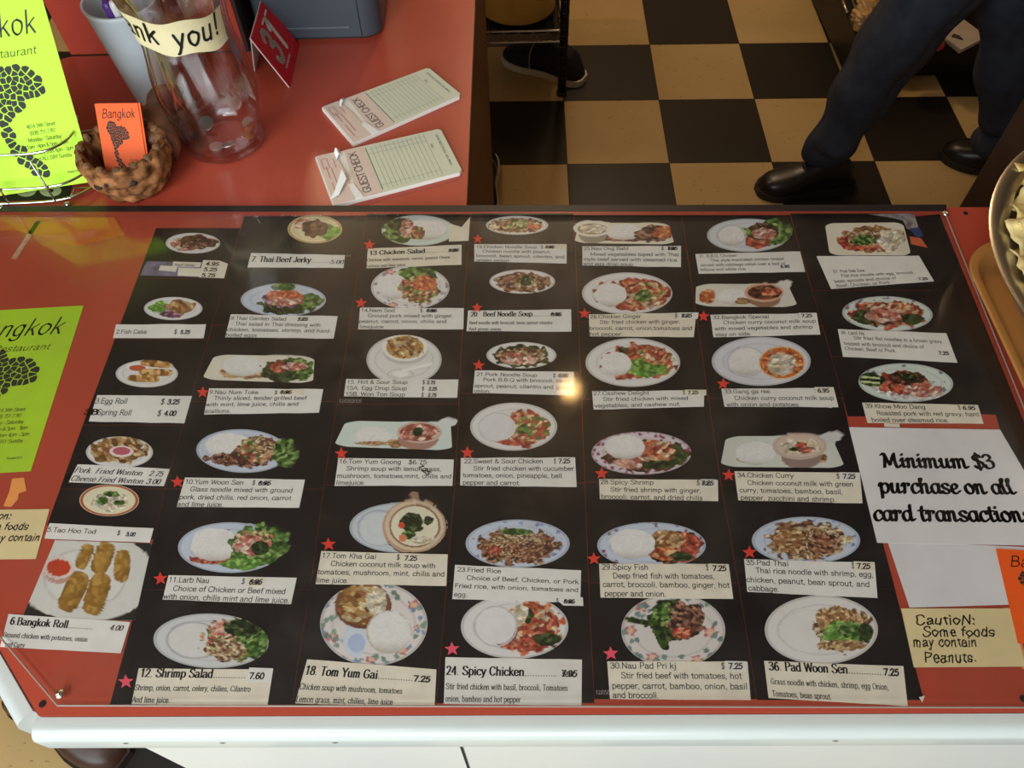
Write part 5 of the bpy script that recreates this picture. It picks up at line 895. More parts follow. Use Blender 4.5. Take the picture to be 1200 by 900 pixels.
flat('paper_scrap', [(1036, 496), (1054, 496.5), (1054.5, 500.5), (1036.5, 500)], 'tiny white scrap above the card notice', 'paper', PAPER_WARM, CT+.0011)
flat('paper_scrap', [(1077, 817), (1084, 815), (1081, 823)], 'small white torn corner at the foot of the right hand column', 'paper', PAPER, CT+.0009)

# ------------------------------------------------------------------ rear counter
RC = empty('rear_counter', (-.37, 1.2, 0), 'red laminate counter behind the menu counter with a dark wooden end panel', 'counter')
rcr0, rcr1 = P(546.5, 245, CT)[:2], P(556.5, 0, CT)[:2]
ybk = 1.62
xr = lambda y: rcr0[0]+(rcr1[0]-rcr0[0])*(y-rcr0[1])/(rcr1[1]-rcr0[1])
yf = float(RL[1]+.06)
def frontY(x): return RL[1]+(RR[1]-RL[1])*(x-RL[0])/(RR[0]-RL[0])+.004
bl = P(69, 66.5, CT)[:2]
tp = [(xr(.75), frontY(-.05)), (xr(ybk), ybk), (-.385, ybk), (-.385, bl[1]), (bl[0]+.02, bl[1]), (bl[0]+.006, bl[1]-.006), (bl[0], bl[1]-.02), (bl[0], frontY(bl[0]))]
b = MB(); b.prism(tp, CT-.032, CT); b.build('counter_top', RED, RC)
b = MB(); b.prism([(xr(.75)-.012, frontY(-.05)+.02), (xr(ybk)-.012, ybk-.02), (-.37, ybk-.02), (-.37, bl[1]-.02), (bl[0]+.02, bl[1]-.02), (bl[0]+.02, frontY(bl[0])+.02)], .12, CT-.032)
b.build('counter_body', mat('brown_laminate', (84, 46, 24), .5, var=.1, vscale=8), RC)
b = MB(); b.prism([(-.135, frontY(-.05)+.04), (-.135, ybk-.06), (-.36, ybk-.06), (-.36, bl[1]-.06), (bl[0]+.06, bl[1]-.06), (bl[0]+.06, frontY(bl[0])+.04)], 0, .12); b.build('toe_kick', mat('black_toe_kick'), RC)
b = MB(); b.prism([(xr(.75)-.012, frontY(-.05)+.012), (xr(.75)+.0008, frontY(-.05)+.012), (xr(ybk)+.0008, ybk), (xr(ybk)-.012, ybk)], .12, CT-.003); b.build('end_panel', WOOD, RC)
UP = empty('raised_ledge', (-.515, 1.24, CT), 'raised red laminate ledge standing along the back of the rear counter', 'ledge')
pa, pb = P(83, 65, CT), P(289, 58, CT)
b = MB(); b.box(((pa[0]+pb[0])/2, pa[1]+.15, CT+.1502), (pb[0]-pa[0], .30, .30), bev=.002); b.build('ledge_box', mat('red_laminate_ledge', (176, 62, 44), .42, var=.04, vscale=6), UP)
b = MB(); b.box((pb[0]+.003, pa[1]+.15, CT+.1502), (.006, .304, .304), bev=.001); b.build('edge_band', mat('dark_edge_band', (44, 26, 18), .5), UP)

# card printer / register
RG = empty('cash_register', (-.28, 1.25, CT), 'dark blue grey cash register with rounded corners at the back of the rear counter', 'cash register')
RGM = mat('dark_grey_plastic', (62, 70, 80), .45, bump=.1, bscale=900)
def rrect(x0, y0, x1, y1, r, n=6):
    out = []
    for cx, cy, a0 in ((x1-r, y1-r, 0), (x0+r, y1-r, 90), (x0+r, y0+r, 180), (x1-r, y0+r, 270)):
        for k in range(n+1): a = math.radians(a0+90*k/n); out.append((cx+r*math.cos(a), cy+r*math.sin(a)))
    return out
rx0, rx1, ry0, ry1 = -.372, -.182, 1.118, 1.40
b = MB(); b.prism(rrect(rx0, ry0, rx1, ry1, .028), CT+.006, CT+.20); smooth_by_angle(b.build('register_body', RGM, RG), 40)
b = MB(); b.prism(rrect(rx0+.006, ry0+.006, rx1-.006, ry1-.006, .024), CT+.0003, CT+.006); b.build('register_base', mat('black_plastic_foot', (24, 26, 30), .6), RG)
MB().box((-.285, ry0-.0006, CT+.021), (.115, .0022, .004), bev=.0008).build('front_ridge', mat('dark_ridge', (76, 84, 94), .4), RG)
b = MB(); b.box((rx1-.030, ry0+.0002, CT+.1), (.0016, .0015, .186)); b.build('body_seam', mat('seam_black'), RG)

# tent calendar sign
A2, B2, C2 = P(339, 102.5, CT+.0004), P(344, 58, CT+.0004), P(298, 83.5, CT+.0004)
alng = np.array([0, 1.0, 0])*.105
def vert_on(base_px, top_px, hmax=.2):
    """height above the counter for a point standing over its foot"""
    best = None
    for h in np.linspace(.01, hmax, 400):
        w = P(top_px[0], top_px[1], CT+h)
        e = np.linalg.norm(w[:2]-base_px[:2])
        if best is None or e < best[0]: best = (e, h, w)
    return best
mid = (A2*.42+C2*.58)
e_, hA, Ap = vert_on(mid, (293, 45))
CAL = empty('tent_sign', ((A2+C2)/2), 'red folded tent sign with a large white 31', 'sign')
def sheet(p0, p1, ext, th, name, m, par):
    n = np.cross(p1-p0, ext); n /= np.linalg.norm(n)
    V = [p0, p1, p1+ext, p0+ext]; V = V+[v-n*th for v in V]
    return obj(name, V, [[0, 1, 2, 3], [7, 6, 5, 4], [0, 4, 5, 1], [1, 5, 6, 2], [2, 6, 7, 3], [3, 7, 4, 0]], m, par)
wcard = mat('white_card', (232, 226, 220), .5); rcard = mat('red_card', (222, 28, 42), .4)
sheet(Ap, A2, alng, .0012, 'front_panel', wcard, CAL); sheet(C2, Ap, alng*.62, .0012, 'rear_panel', wcard, CAL)
nfr = np.cross(A2-Ap, alng); nfr /= np.linalg.norm(nfr); nfr = nfr if nfr[0] > 0 else -nfr
dwn = A2-Ap; Lf = np.linalg.norm(dwn); dn = dwn/Lf
off1 = nfr*.0006
sheet(Ap+off1+alng*.012, A2+off1+alng*.012, alng*.985, .0005, 'red_print', rcard, CAL)
def Mcal(V): return Ap + nfr*.0014 + np.array([0, 1.0, 0])*V[:, 0:1] + dn*(-V[:, 1:2])
t = TX(Mcal); t.line('31', 'bold', .022, -Lf*.72, Lf*.78, .062)
for k in range(2): t.poly([(.05+.022*k, -Lf*.16), (.066+.022*k, -Lf*.16), (.066+.022*k, -Lf*.12), (.05+.022*k, -Lf*.12)])
t.line('www.31tables.com'[:3]+'. . . .', 'cond', .026, -Lf*.86, Lf*.10, .06); t.build('white_numeral', mat('white_ink', (236, 232, 226), .5), CAL)

# ------------------------------------------------------------------ guest check pads
def pad(px, lab, ragged):
    th = .006; q = [P(x, y, CT+th) for x, y in px]     # TL TR BR BL of the printed form
    o = empty('guest_check_pad', np.mean(q, 0)-[0, 0, th], lab, 'order pad', 'guest check pads')
    TL, TR, BR, BL = q; W = np.linalg.norm(TR-TL); Hh = np.linalg.norm(BL-TL)
    def M(z): return lambda V: ((1-V[:, 0:1]/W)*(1+V[:, 1:2]/Hh)*TL + V[:, 0:1]/W*(1+V[:, 1:2]/Hh)*TR + V[:, 0:1]/W*(-V[:, 1:2]/Hh)*BR + (1-V[:, 0:1]/W)*(-V[:, 1:2]/Hh)*BL) + np.array([0, 0, z])
    def piece(name, pts, z0, z1, m):
        w = M(0)(np.array(pts)); b = MB(); b.prism(w[:, :2], CT+z0, CT+z1); return b.build(name, m, o)
    r = .004
    body = [(0, 0), (W, 0), (W, -Hh+r), (W-r, -Hh), (r, -Hh), (0, -Hh+r)]
    piece('pad_block', body, .0002, th-.0004, mat('pad_paper', (232, 230, 222), .75))
    piece('order_sheet', [(0, -Hh*.22), (W, -Hh*.235), (W, -Hh+r), (W-r, -Hh), (r, -Hh), (0, -Hh+r)], th-.0004, th, mat('pad_green', (214, 218, 196), .7))
    piece('heading_band', [(0, -Hh*.2), (W, -Hh*.225), (W, -Hh*.375), (0, -Hh*.375)], th, th+.0002, mat('pad_pink', (222, 202, 190), .7))
    piece('stub', [(0, -Hh*.01), (W, -Hh*.01), (W, -Hh*.15), (W*.6, -Hh*.175), (0, -Hh*.165)], th-.0004, th+.0008, mat('pad_pink'))
    piece('white_strip', [(0, -Hh*.17), (W*.3, -Hh*.165), (W*.3, -Hh*.20), (0, -Hh*.235)], th, th+.0012, mat('torn_white', (240, 240, 240), .7))
    b = MB(); rnd = random.Random(5)
    if ragged:
        for k in range(3):
            p = M(0)(np.array([(W*(.86+.05*k), -Hh*.15), (W*(.93+.04*k), -Hh*.19)])); b.tube([p[0]+[0, 0, .001], (p[0]+p[1])/2+[0, 0, .006], p[1]+[0, 0, .001]], [.001, .002, .0012], 5)
        w = M(0)(np.array([(W*.12, -Hh*.0), (W*.22, -Hh*.05), (W*.5, -Hh*.15), (W*.34, -Hh*.16), (W*.14, -Hh*.07)])); w[:, 2] += [.001, .004, .011, .008, .003]
        b.add(np.r_[w, w-[0, 0, .0006]], [[0, 1, 2, 3, 4], [9, 8, 7, 6, 5]]+[[i, (i+1) % 5, 5+(i+1) % 5, 5+i] for i in range(5)])
    else:
        p = M(0)(np.array([(W*.86, -Hh*.13), (W*1.0, -Hh*.2)])); b.tube([p[0]+[0, 0, .001], (p[0]+p[1])/2+[0, 0, .004], p[1]+[0, 0, .001]], [.001, .0025, .0012], 5)
    b.build('torn_edge', mat('torn_white'), o)
    t = TX(M(.0005)); t.line('GUEST CHECK', 'cond', W*.07, -Hh*.305, Hh*.085, W*.84); t.build('heading_text', mat('blue_ink', (46, 52, 66), .6), o)
    g = TX(M(.00025)); lw = Hh*.0022
    for k in range(13): y = -Hh*(.43+.035*k); g.poly([(W*.05, y), (W*.95, y), (W*.95, y-lw), (W*.05, y-lw)])
    for x in (.14, .8, .9): g.poly([(W*x, -Hh*.40), (W*x+lw, -Hh*.40), (W*x+lw, -Hh*.86), (W*x, -Hh*.86)])
    g.build('order_lines', mat('line_green', (128, 146, 128), .7), o)
    f = TX(M(.00025)); f.line('TOTAL', 'cond', W*.62, -Hh*.885, Hh*.025); f.line('THANK YOU - PLEASE COME AGAIN', 'cond', W*.18, -Hh*.955, Hh*.024, W*.7)
    f.poly([(W*.05, -Hh*.385), (W*.95, -Hh*.385), (W*.95, -Hh*.39), (W*.05, -Hh*.39)]); f.build('footer_text', mat('form_ink', (66, 74, 74), .7), o)
    p = TX(M(.0011)); 
    for x, y, w in ((.12, .05, .3), (.5, .05, .25), (.2, .085, .5), (.68, .12, .2)): p.poly([(W*x, -Hh*y), (W*(x+w), -Hh*y), (W*(x+w), -Hh*(y+.006)), (W*x, -Hh*(y+.006))])
    x0, x1, y0, y1 = W*.7, W*.9, -Hh*.03, -Hh*.075
    for a, c in (((x0, y0), (x1, y0)), ((x0, y1), (x1, y1))): p.poly([a, c, (c[0], c[1]-Hh*.005), (a[0], a[1]-Hh*.005)])
    for x in (x0, x1): p.poly([(x, y0), (x+Hh*.005, y0), (x+Hh*.005, y1), (x, y1)])
    p.build('stub_print', mat('pink_ink', (196, 130, 120), .7), o)
    return o
pad([(413, 168), (377, 126), (502, 79), (541, 111)], 'green guest check pad farther back on the rear counter', False)
pad([(390, 241), (369, 184), (516, 150.5), (542, 201)], 'green guest check pad with a torn white flap nearest the menu counter', True)

# ------------------------------------------------------------------ pen bin with markers
bb = P(188, 110, CT); bb[2] = CT+.0003
b = MB(); b.lathe([(.030, 0), (.034, .002), (.047, .134), (.0485, .136), (.0485, .140), (.0455, .140), (.0445, .134), (.032, .004)], bb, 40)
o = smooth_by_angle(b.build('pen_bin', mat('pale_grey_plastic', (196, 206, 214), .5, var=.03, vscale=30)), 50); tag(o, 'pale grey tapered plastic bin holding markers, left of the glass vase', 'bin')
PENS = [((120, 9), (76, 44, 120), 'purple capped'), ((131, 11), (206, 200, 200), 'silver topped'), ((143, 6), (30, 28, 34), 'black'), ((157, 21), (230, 120, 40), 'orange tipped'), ((122, -6), (90, 60, 150), 'violet')]
for k, (pq, c, nm) in enumerate(PENS):
    tp_ = P(pq[0], pq[1], CT+.158)
    rr_ = tp_[:2]-bb[:2]; L_ = np.linalg.norm(rr_); tp_[:2] = bb[:2]+rr_/L_*min(L_, .0385)
    bt = np.array([bb[0]+(tp_[0]-bb[0])*.3, bb[1]+(tp_[1]-bb[1])*.3, CT+.012+.003*k]); d = (tp_-bt)
    o = empty('marker_pen', bt, nm + ' marker pen standing in the grey bin', 'pen', 'markers in the grey bin')
    MB().tube([bt, bt+d*.72], .0055, 12).build('barrel', mat('pen_barrel', (210, 206, 200), .4), o, True)
    MB().tube([bt+d*.7, bt+d*.97, bt+d*1.0], [.0065, .0062, .004], 12).build('cap', mat('cap_%d' % k, c, .35), o, True)

# ------------------------------------------------------------------ glass vase with thank you note and coins
vb = P(265, 165, CT); vb[2] = CT+.0003
VP = [(.0, .052), (.012, .0535), (.03, .0545), (.07, .0605), (.10, .0605), (.13, .056), (.16, .0515), (.19, .054), (.22, .061), (.25, .071)]
def vr(h): return float(np.interp(h, [p[0] for p in VP], [p[1] for p in VP]))
hs = [.0, .004, .012]+list(np.linspace(.02, .25, 28))
flute = lambda a, t: 1+.04*math.cos(9*a+5.0*t)*min(1, 4*t)
V_ = MB(); V_.lathe([(.0385, .0)]+[(vr(h)-(.006 if h == 0 else 0), h) for h in hs], vb, 108, flute, cap=False)
vase = V_.build('glass_vase', clear_mat('clear_glass', (.97, .975, .975), 1.75, .02, 1.9), None, True); tag(vase, 'tall fluted clear glass tip vase with coins inside and a taped thank you note', 'vase')
b = MB(); b.lathe([(.0, .0035), (.030, .0035), (.044, .006), (.0485, .012), (.050, .02)], vb, 72, cap=False); b.build('thick_base', clear_mat('clear_glass'), vase, True)
b = MB(); b.lathe([(vr(h)-.0035, h) for h in hs[3:]], vb, 108, flute, cap=False); b.build('inner_wall', clear_mat('clear_glass'), vase, True)
nA = lambda s: -PI/2+.40 + s            # angle around the vase, s = 0 faces the camera
def Mv(rad):
    def f(Vv):
        a = nA(Vv[:, 0]/.06); h = .183+Vv[:, 1]
        r = np.interp(h, [p[0] for p in VP], [p[1] for p in VP])+rad
        return np.c_[vb[0]+r*np.cos(a), vb[1]+r*np.sin(a), vb[2]+h]
    return f
nx, nh = 40, 6
pts, fc = [], []
rnd = random.Random(2)
for j in range(nh+1):
    for i in range(nx+1):
        s = -.125+.180*i/nx; hh = -.021+.042*j/nh + .002*math.sin(i*.5)*(1 if j in (0, nh) else 0) - .018*((i/nx)-.55)
        pts.append((s, hh))
for j in range(nh):
    for i in range(nx): k = j*(nx+1)+i; fc.append([k, k+1, k+nx+2, k+nx+1])
w = np.r_[Mv(.0022)(np.array(pts)), Mv(.0028)(np.array(pts))]; N_ = len(pts)
fc2 = [f[::-1] for f in fc]+[[q+N_ for q in f] for f in fc]
note = obj('thank_you_note', w, fc2, mat('cream_tape_paper', (232, 220, 176), .65, var=.04, vscale=40), vase, True)
tn = TX(Mv(.0034)); tn.line('Thank', 'mark', -.124, .002, .036, .092, ang=-.10); tn.line('you!', 'mark', -.018, -.013, .036, .062, ang=-.0)
tn.build('handwritten_text', PEN, vase)
cz = CT+.0075
COINS = [((231, 158), .0095, 0, (120, 116, 108)), ((243, 149), .0105, .5, (150, 146, 138)), ((238, 171), .009, .2, (110, 106, 98)), ((254, 172), .0095, .1, (206, 204, 200)), ((269, 172), .0105, .35, (214, 212, 208)), ((296, 153), .0095, .5, (196, 118, 80)), ((303, 146), .009, .9, (70, 62, 58)), ((292, 160), .0088, .25, (206, 160, 130))]
for k, (pq, r, tl, c) in enumerate(COINS):
    w = P(pq[0], pq[1], cz); dv = w[:2]-vb[:2]; L_ = np.linalg.norm(dv); w[:2] = vb[:2]+dv/max(L_, 1e-6)*min(L_, .0355)
    bm = MB(); bm.lathe([(r*.96, -.0008), (r, -.0005), (r, .0005), (r*.96, .0008), (r*.86, .0006)], (0, 0, 0), 24)
    V = np.concatenate(bm.V); ca, sa = math.cos(tl), math.sin(tl); V = np.c_[V[:, 0]*ca-V[:, 2]*sa, V[:, 1], V[:, 0]*sa+V[:, 2]*ca]
    ang = k*1.3; V = np.c_[V[:, 0]*math.cos(ang)-V[:, 1]*math.sin(ang), V[:, 0]*math.sin(ang)+V[:, 1]*math.cos(ang), V[:, 2]]
    V += [w[0], w[1], cz-V[:, 2].min()-.001+.0012*(k % 3)]
    o = obj('coin', V, bm.F, mat('coin_metal_%d' % k, c, .35, metal=.85)); tag(o, ('copper' if k in (5, 7) else 'dark' if k in (0, 2, 6) else 'silver') + ' coin lying on the bottom of the glass vase', 'coin', 'coins in the vase')

# ------------------------------------------------------------------ carved wooden card cup with cards
cb = P(162, 214, CT); cb[2] = CT+.0004
WOODC = mat('carved_wood', (70, 38, 22), .8, rgb2=(178, 122, 76), vscale=75, bump=.5, bscale=140, spec=.15)
def petal(a, t):
    rows = t*3.6+.25*math.sin(3*a); r_ = math.floor(rows); ph = .5*(r_ % 2); lobe = abs(math.sin(5.5*a+ph*PI))**.6
    return .97+.10*lobe*(math.sin(PI*(rows-r_))**.5)+.02*math.sin(13*a+9*t)
prof = [(.026, 0), (.037, .001)]+[(.039+.0145*math.sin(min(1, t)*PI*.66), .003+.056*t) for t in np.linspace(.03, 1, 34)]
b = MB(); b.lathe(prof+[(.0455, .0605), (.042, .056), (.036, .03), (.03, .01)], cb, 112, petal)
cup = smooth_by_angle(b.build('wooden_card_holder', WOODC), 70); tag(cup, 'carved brown wooden cup holder with petal carving, holding orange cards', 'card holder')
for a, h in ((-1.75, .042), (-2.05, .034), (-1.15, .040)):
    w = cb+[.0505*math.cos(a), .0505*math.sin(a), h]; b = MB(); b.ball(w, (.0062, .0052, .0048), 12); b.build('carved_hole', mat('carved_hole', (44, 28, 22), .8), cup, True)
rnd = random.Random(4)
for a in np.linspace(.3, 2*PI+.3, 16)[:-1]:               # raised petal tips round the rim
    w = cb+[.0475*math.cos(a), .0475*math.sin(a), .0575]; b = MB(); b.ball(w, (.0062, .0056, .0052+.003*rnd.random()), 8); b.build('petal_tip', mat('petal_tip', (138, 98, 64), .75, rgb2=(84, 52, 32), vscale=110, bump=.3, bscale=150), cup)
tl0 = cb+[.034, .022, .03]; tl1 = P(196, 112, CT+.012)
pts = [tl0*(1-t)+tl1*t+np.array([.004*math.sin(t*3), 0, .018*math.sin(t*PI)]) for t in np.linspace(0, 1, 14)]
b = MB(); b.tube(pts, [.024*(1-.25*t)+.002*math.sin(t*20) for t in np.linspace(0, 1, 14)], 14); b.build('carved_stem', mat('dark_carved_wood', (84, 56, 38), .6, rgb2=(128, 76, 42), vscale=60, bump=.3, bscale=120), cup, True)
# cards
thc = math.radians(48); cu = np.array([-.03, math.cos(thc), math.sin(thc)]); cu /= np.linalg.norm(cu); cx_ = np.array([1.0, -.02, 0])
cbot = cb+[.002, -.020, .025]; cw, chh = .053, .088
for k in range(2):
    n_ = np.cross(cx_, cu); n_ /= np.linalg.norm(n_)
    o_ = cbot + (-n_ if n_[1] > 0 else n_)*(-.0022*k) + np.array([.0022*k, 0, .001*k])
    V = [o_-cx_*cw/2, o_+cx_*cw/2, o_+cx_*cw/2+cu*chh, o_-cx_*cw/2+cu*chh]; nn = n_ if n_[1] < 0 else -n_
    V = V+[v-nn*.0016 for v in V]
    card = obj('business_card', V, [[0, 1, 2, 3], [7, 6, 5, 4], [0, 4, 5, 1], [1, 5, 6, 2], [2, 6, 7, 3], [3, 7, 4, 0]], ORANGE)
    tag(card, 'front orange card with a black map standing in the wooden cup' if k == 0 else 'orange card standing behind the front card in the wooden cup', 'card', 'orange cards in the wooden cup')
    if k == 0:
        tlc = V[3]
        flyer_print(card, lambda Q_, tlc=tlc, nn=nn: tlc+cx_*Q_[:, 0:1]+cu*Q_[:, 1:2]+nn*.0004, cw, chh, True)

# ------------------------------------------------------------------ wire rack with neon flyers
z1, z2, z3 = CT+.0095, CT+.030, CT+.072
def run(px, z): return [P(x, y, z) for x, y in px]
bk = np.array([0, .075, 0])
RK = empty('wire_rack', P(30, 215, CT), 'chrome wire rack holding a neon green flyer at the left end of the rear counter', 'rack')
def loop(px, z, name, r=.0016):
    f = run(px, z); f = [np.array(q) for q in chaikin(np.array(f), 2, False) if True]
    f = [f_ for f_ in f[:-1*3]] if False else f
    path = f+[f[-1]+bk*.5+[-.004, 0, 0], f[-1]+bk+[-.02, 0, 0], f[0]+bk]
    MB().tube(path, r, 8).build(name, CHROME, RK, True)
def chk(px):
    p = np.array(px, float); q = np.stack([.75*p[:-1]+.25*p[1:], .25*p[:-1]+.75*p[1:]], 1).reshape(-1, 2); return [tuple(p[0])]+[tuple(v) for v in q]+[tuple(p[-1])]
for px, z, nm in (([(-90, 241), (30, 238), (70, 235), (95, 227), (107, 220)], z1, 'base_wire'), ([(-90, 225), (0, 222), (60, 219.5), (84, 212), (105, 199)], z2, 'middle_wire'), ([(-90, 186), (0, 182), (42, 180), (68, 172), (86, 157), (90, 142)], z3, 'top_wire')):
    pp = chk(chk(px)); f = run(pp, z)
    bq = bk*(.2 if z == z3 else 1); MB().tube(f+[f[-1]+bq*.6+[-.002, 0, 0], f[-1]+bq+[-.012, .004, 0], f[0]+bq], .0016, 8).build(nm, CHROME, RK, True)
for x, y in ((65, 235.5), (11, 238.5), (-42, 240)):
    w = P(x, y, z1); MB().tube([w, [w[0], w[1], z2], [w[0], w[1]-.0, z3]], .0013, 8).build('upright_wire', CHROME, RK, True)
w = P(82, 233, z1); q = P(88, 220.5, z1); MB().tube([w, q, P(107, 220, z1)], .0013, 8).build('floor_wire', CHROME, RK, True)
for x, y in ((79.5, 240), (2, 244)):
    w = P(x, y, CT+.0045); MB().ball(w, .0045, 12).build('foot_ball', CHROME, RK, True)
q0 = P(111, 212.5, CT+.0145); qL = P(0, 229.5, CT+.0145); fx = (q0-qL)/np.linalg.norm(q0-qL); fu = np.array([0, math.cos(math.radians(65)), math.sin(math.radians(65))])
FW, FH = .142, .216; fn = np.cross(fx, fu); fn = fn if fn[1] < 0 else -fn; fn /= np.linalg.norm(fn)
for k in range(3):
    o_ = q0-fn*(.0016*k)-np.array([.001*k, 0, 0])+fu*(.0012*k)
    V = [o_-fx*FW, o_, o_+fu*FH, o_-fx*FW+fu*FH]; V = V+[v-fn*.0006 for v in V]
    fl_ = obj('flyer', V, [[0, 1, 2, 3], [7, 6, 5, 4], [0, 4, 5, 1], [1, 5, 6, 2], [2, 6, 7, 3], [3, 7, 4, 0]], NEON_UP)
    tag(fl_, ('front neon yellow green flyer with a black map leaning in the wire rack', 'second neon flyer leaning right behind the front flyer in the rack', 'rearmost neon flyer of those in the wire rack')[k], 'flyer', 'neon flyers in the wire rack')
    if k == 0:
        tlf = V[3]; flyer_print(fl_, lambda Q_, tlf=tlf: tlf+fx*Q_[:, 0:1]+fu*Q_[:, 1:2]+fn*.0003, FW, FH)
gc = flat('green_card', [(-60, 226), (84, 216), (80, 233), (-60, 238)], 'dark green card with pale round letters lying under the wire rack', 'card', mat('dark_green_card', (34, 54, 26), .5), CT+.0012)
for x, r in ((30, 12.5), (59, 13)):
    pts = [(x+r*math.cos(a), 223+7.2*math.sin(a)) for a in np.linspace(0, 2*PI, 28)[:-1]]; paper('pale_letter', pts, CT+.0016, mat('pale_green_print', (186, 214, 150), .5), gc)
    pts = [(x+r*.28*math.cos(a), 223.3+2*math.sin(a)) for a in np.linspace(0, 2*PI, 16)[:-1]]; paper('letter_centre', pts, CT+.0019, mat('dark_green_card'), gc)

# ------------------------------------------------------------------ tray, steel bowl and chips
TRM = mat('tan_melamine', (172, 118, 62), .35, var=.06, vscale=20)
tr = MB(); TZ = CT+.0066
def tray_ring(ins, z): return [(x, y, TZ+z) for x, y in rrect(.512+ins, .15+ins, .99-ins, .645-ins, .055-ins*.6, 8)]
rings = [tray_ring(.014, 0), tray_ring(.002, .017), tray_ring(0, .019), tray_ring(.001, .0215), tray_ring(.007, .0215), tray_ring(.010, .019), tray_ring(.020, .004)]
n = len(rings[0]); V = [p for rg in rings for p in rg]
Fc = [[i*n+k, i*n+(k+1) % n, (i+1)*n+(k+1) % n, (i+1)*n+k] for i in range(len(rings)-1) for k in range(n)] + [list(range(n-1, -1, -1)), [(len(rings)-1)*n+k for k in range(n)]]
o = smooth_by_angle(obj('serving_tray', V, Fc, TRM), 50); tag(o, 'tan cafeteria tray with raised rim under the steel bowl at the right', 'tray')
bc = np.array([.728, .518, TZ+.0045]); BR_ = .243; BH = CT+.10-bc[2]
prof = []
for t in np.linspace(0, 1, 22):
    a = t*PI/2*.93; prof.append((.075+(BR_-.087)*math.sin(a)**.9, BH*(1-math.cos(a))/(1-math.cos(PI/2*.93))))
outer = [(.001, 0)]+prof
rim = [(BR_-.004, BH+.0005), (BR_, BH-.001), (BR_+.001, BH+.001), (BR_-.002, BH+.003), (BR_-.019, BH+.0015), (BR_-.021, BH-.002)]
inner = [(min(r-.003, BR_-.022) if r > .01 else .001, h+.003) for r, h in outer[::-1]]
b = MB(); b.lathe(outer+rim+[(r, min(h, BH)) for r, h in inner[1:]], bc, 96, cap=False)
o = smooth_by_angle(b.build('mixing_bowl', STEEL), 60); tag(o, 'large steel mixing bowl full of pale fried chips on the tray', 'bowl')
CHIP = mat('fried_chip', (226, 196, 118), .5, rgb2=(240, 222, 166), vscale=45, bump=.35, bscale=130)
protos = []
def chip_mesh(seed):
    rnd = random.Random(seed); n = 11; V = []; sx, sy = rnd.uniform(.026, .034), rnd.uniform(.020, .027)
    f1, f2, p1, p2 = rnd.uniform(2, 4), rnd.uniform(2, 4), rnd.uniform(0, 6), rnd.uniform(0, 6); curl = rnd.uniform(.25, .6)
    for s_ in (0, 1):
        for j in range(n):
            for i in range(n):
                u, v = 2*i/(n-1)-1, 2*j/(n-1)-1; ww = 1-.12*abs(math.sin(5*u+3*v+seed))
                x, y = u*sx*ww, v*sy*ww
                z = .007*curl*2*(u*u-.3)+.0035*math.sin(f1*u+p1)*math.cos(f2*v+p2)+.002*math.sin(6*u+4*v+p1)+.004*v*u
                V.append((x, y, z+(.0016 if s_ else 0)))
    N = n*n; Fc = []
    for j in range(n-1):
        for i in range(n-1):
            k = j*n+i; Fc.append([k+N, k+1+N, k+n+1+N, k+n+N]); Fc.append([k, k+n, k+n+1, k+1])
    per = [i for i in range(n)]+[j*n+n-1 for j in range(1, n)]+[(n-1)*n+i for i in range(n-2, -1, -1)]+[j*n for j in range(n-2, 0, -1)]
    for a, c in zip(per, per[1:]+per[:1]): Fc.append([a, c, c+N, a+N])
    me = bpy.data.meshes.new('wonton_chip'); me.from_pydata(V, [], Fc); me.update(); me.materials.append(CHIP); me.polygons.foreach_set('use_smooth', [True]*len(me.polygons))
    return me
chips = [chip_mesh(k) for k in range(6)]
base_chip = bpy.data.objects.new('wonton_chip', chips[0])
rnd = random.Random(11); spots = [(bc[0]+.198*math.cos(a), bc[1]+.198*math.sin(a)) for a in np.radians(np.arange(118, 262, 9.5))]
for tries in range(4000):
    a = rnd.uniform(PI*.5, PI*1.55); rr = rnd.uniform(.02, .192); x, y = bc[0]+rr*math.cos(a), bc[1]+rr*math.sin(a)
    if x > .84: continue
    if all(math.hypot(x-q[0], y-q[1]) > .030 for q in spots): spots.append((x, y))
    if len(spots) > 78: break
for k, (x, y) in enumerate(spots):
    o = base_chip.copy(); o.data = chips[k % 6]; COL.objects.link(o)
    rr = math.hypot(x-bc[0], y-bc[1]); z = bc[2]+BH+.006+.040*(1-(rr/.19)**2)+rnd.uniform(-.006, .007)
    o.location = (x, y, z); tl_ = .75-.45*rr/.19; o.rotation_euler = (rnd.uniform(-tl_, tl_), rnd.uniform(-tl_, tl_), rnd.uniform(0, 6.28))
    tag(o, 'pale yellow crinkled fried chip in the heap in the steel bowl', 'chip', 'fried chips in the steel bowl')
# the rest of the heap below the top layer
hv = MB(); hv.lathe([(.195*math.sin(t*PI/2), -.006+.056*math.cos(t*PI/2)+.004*math.sin(31*t)) for t in np.linspace(0, 1, 30)][::-1], (bc[0], bc[1], bc[2]+BH-.016), 90, lambda a, t: 1+.10*math.sin(9*a+23*t)*math.sin(13*a-17*t)*t**.3, cap=False)
tag(hv.build('fried_chip_heap', CHIP, None, True), 'lower layer of crumbled fried chips deep in the steel bowl', 'chips', None, 'stuff')

# ------------------------------------------------------------------ behind the counter
o = MB(); o.box((.655+.09, .82, ZC/2), (.18, .08, ZC-.002), bev=.004)
o = o.build('wooden_post', mat('dark_post_wood', (58, 36, 20), .6, rgb2=(42, 25, 14), vscale=18, bump=.2, bscale=40)); tag(o, 'dark brown wooden post from floor to ceiling behind the counter at the right', 'post')

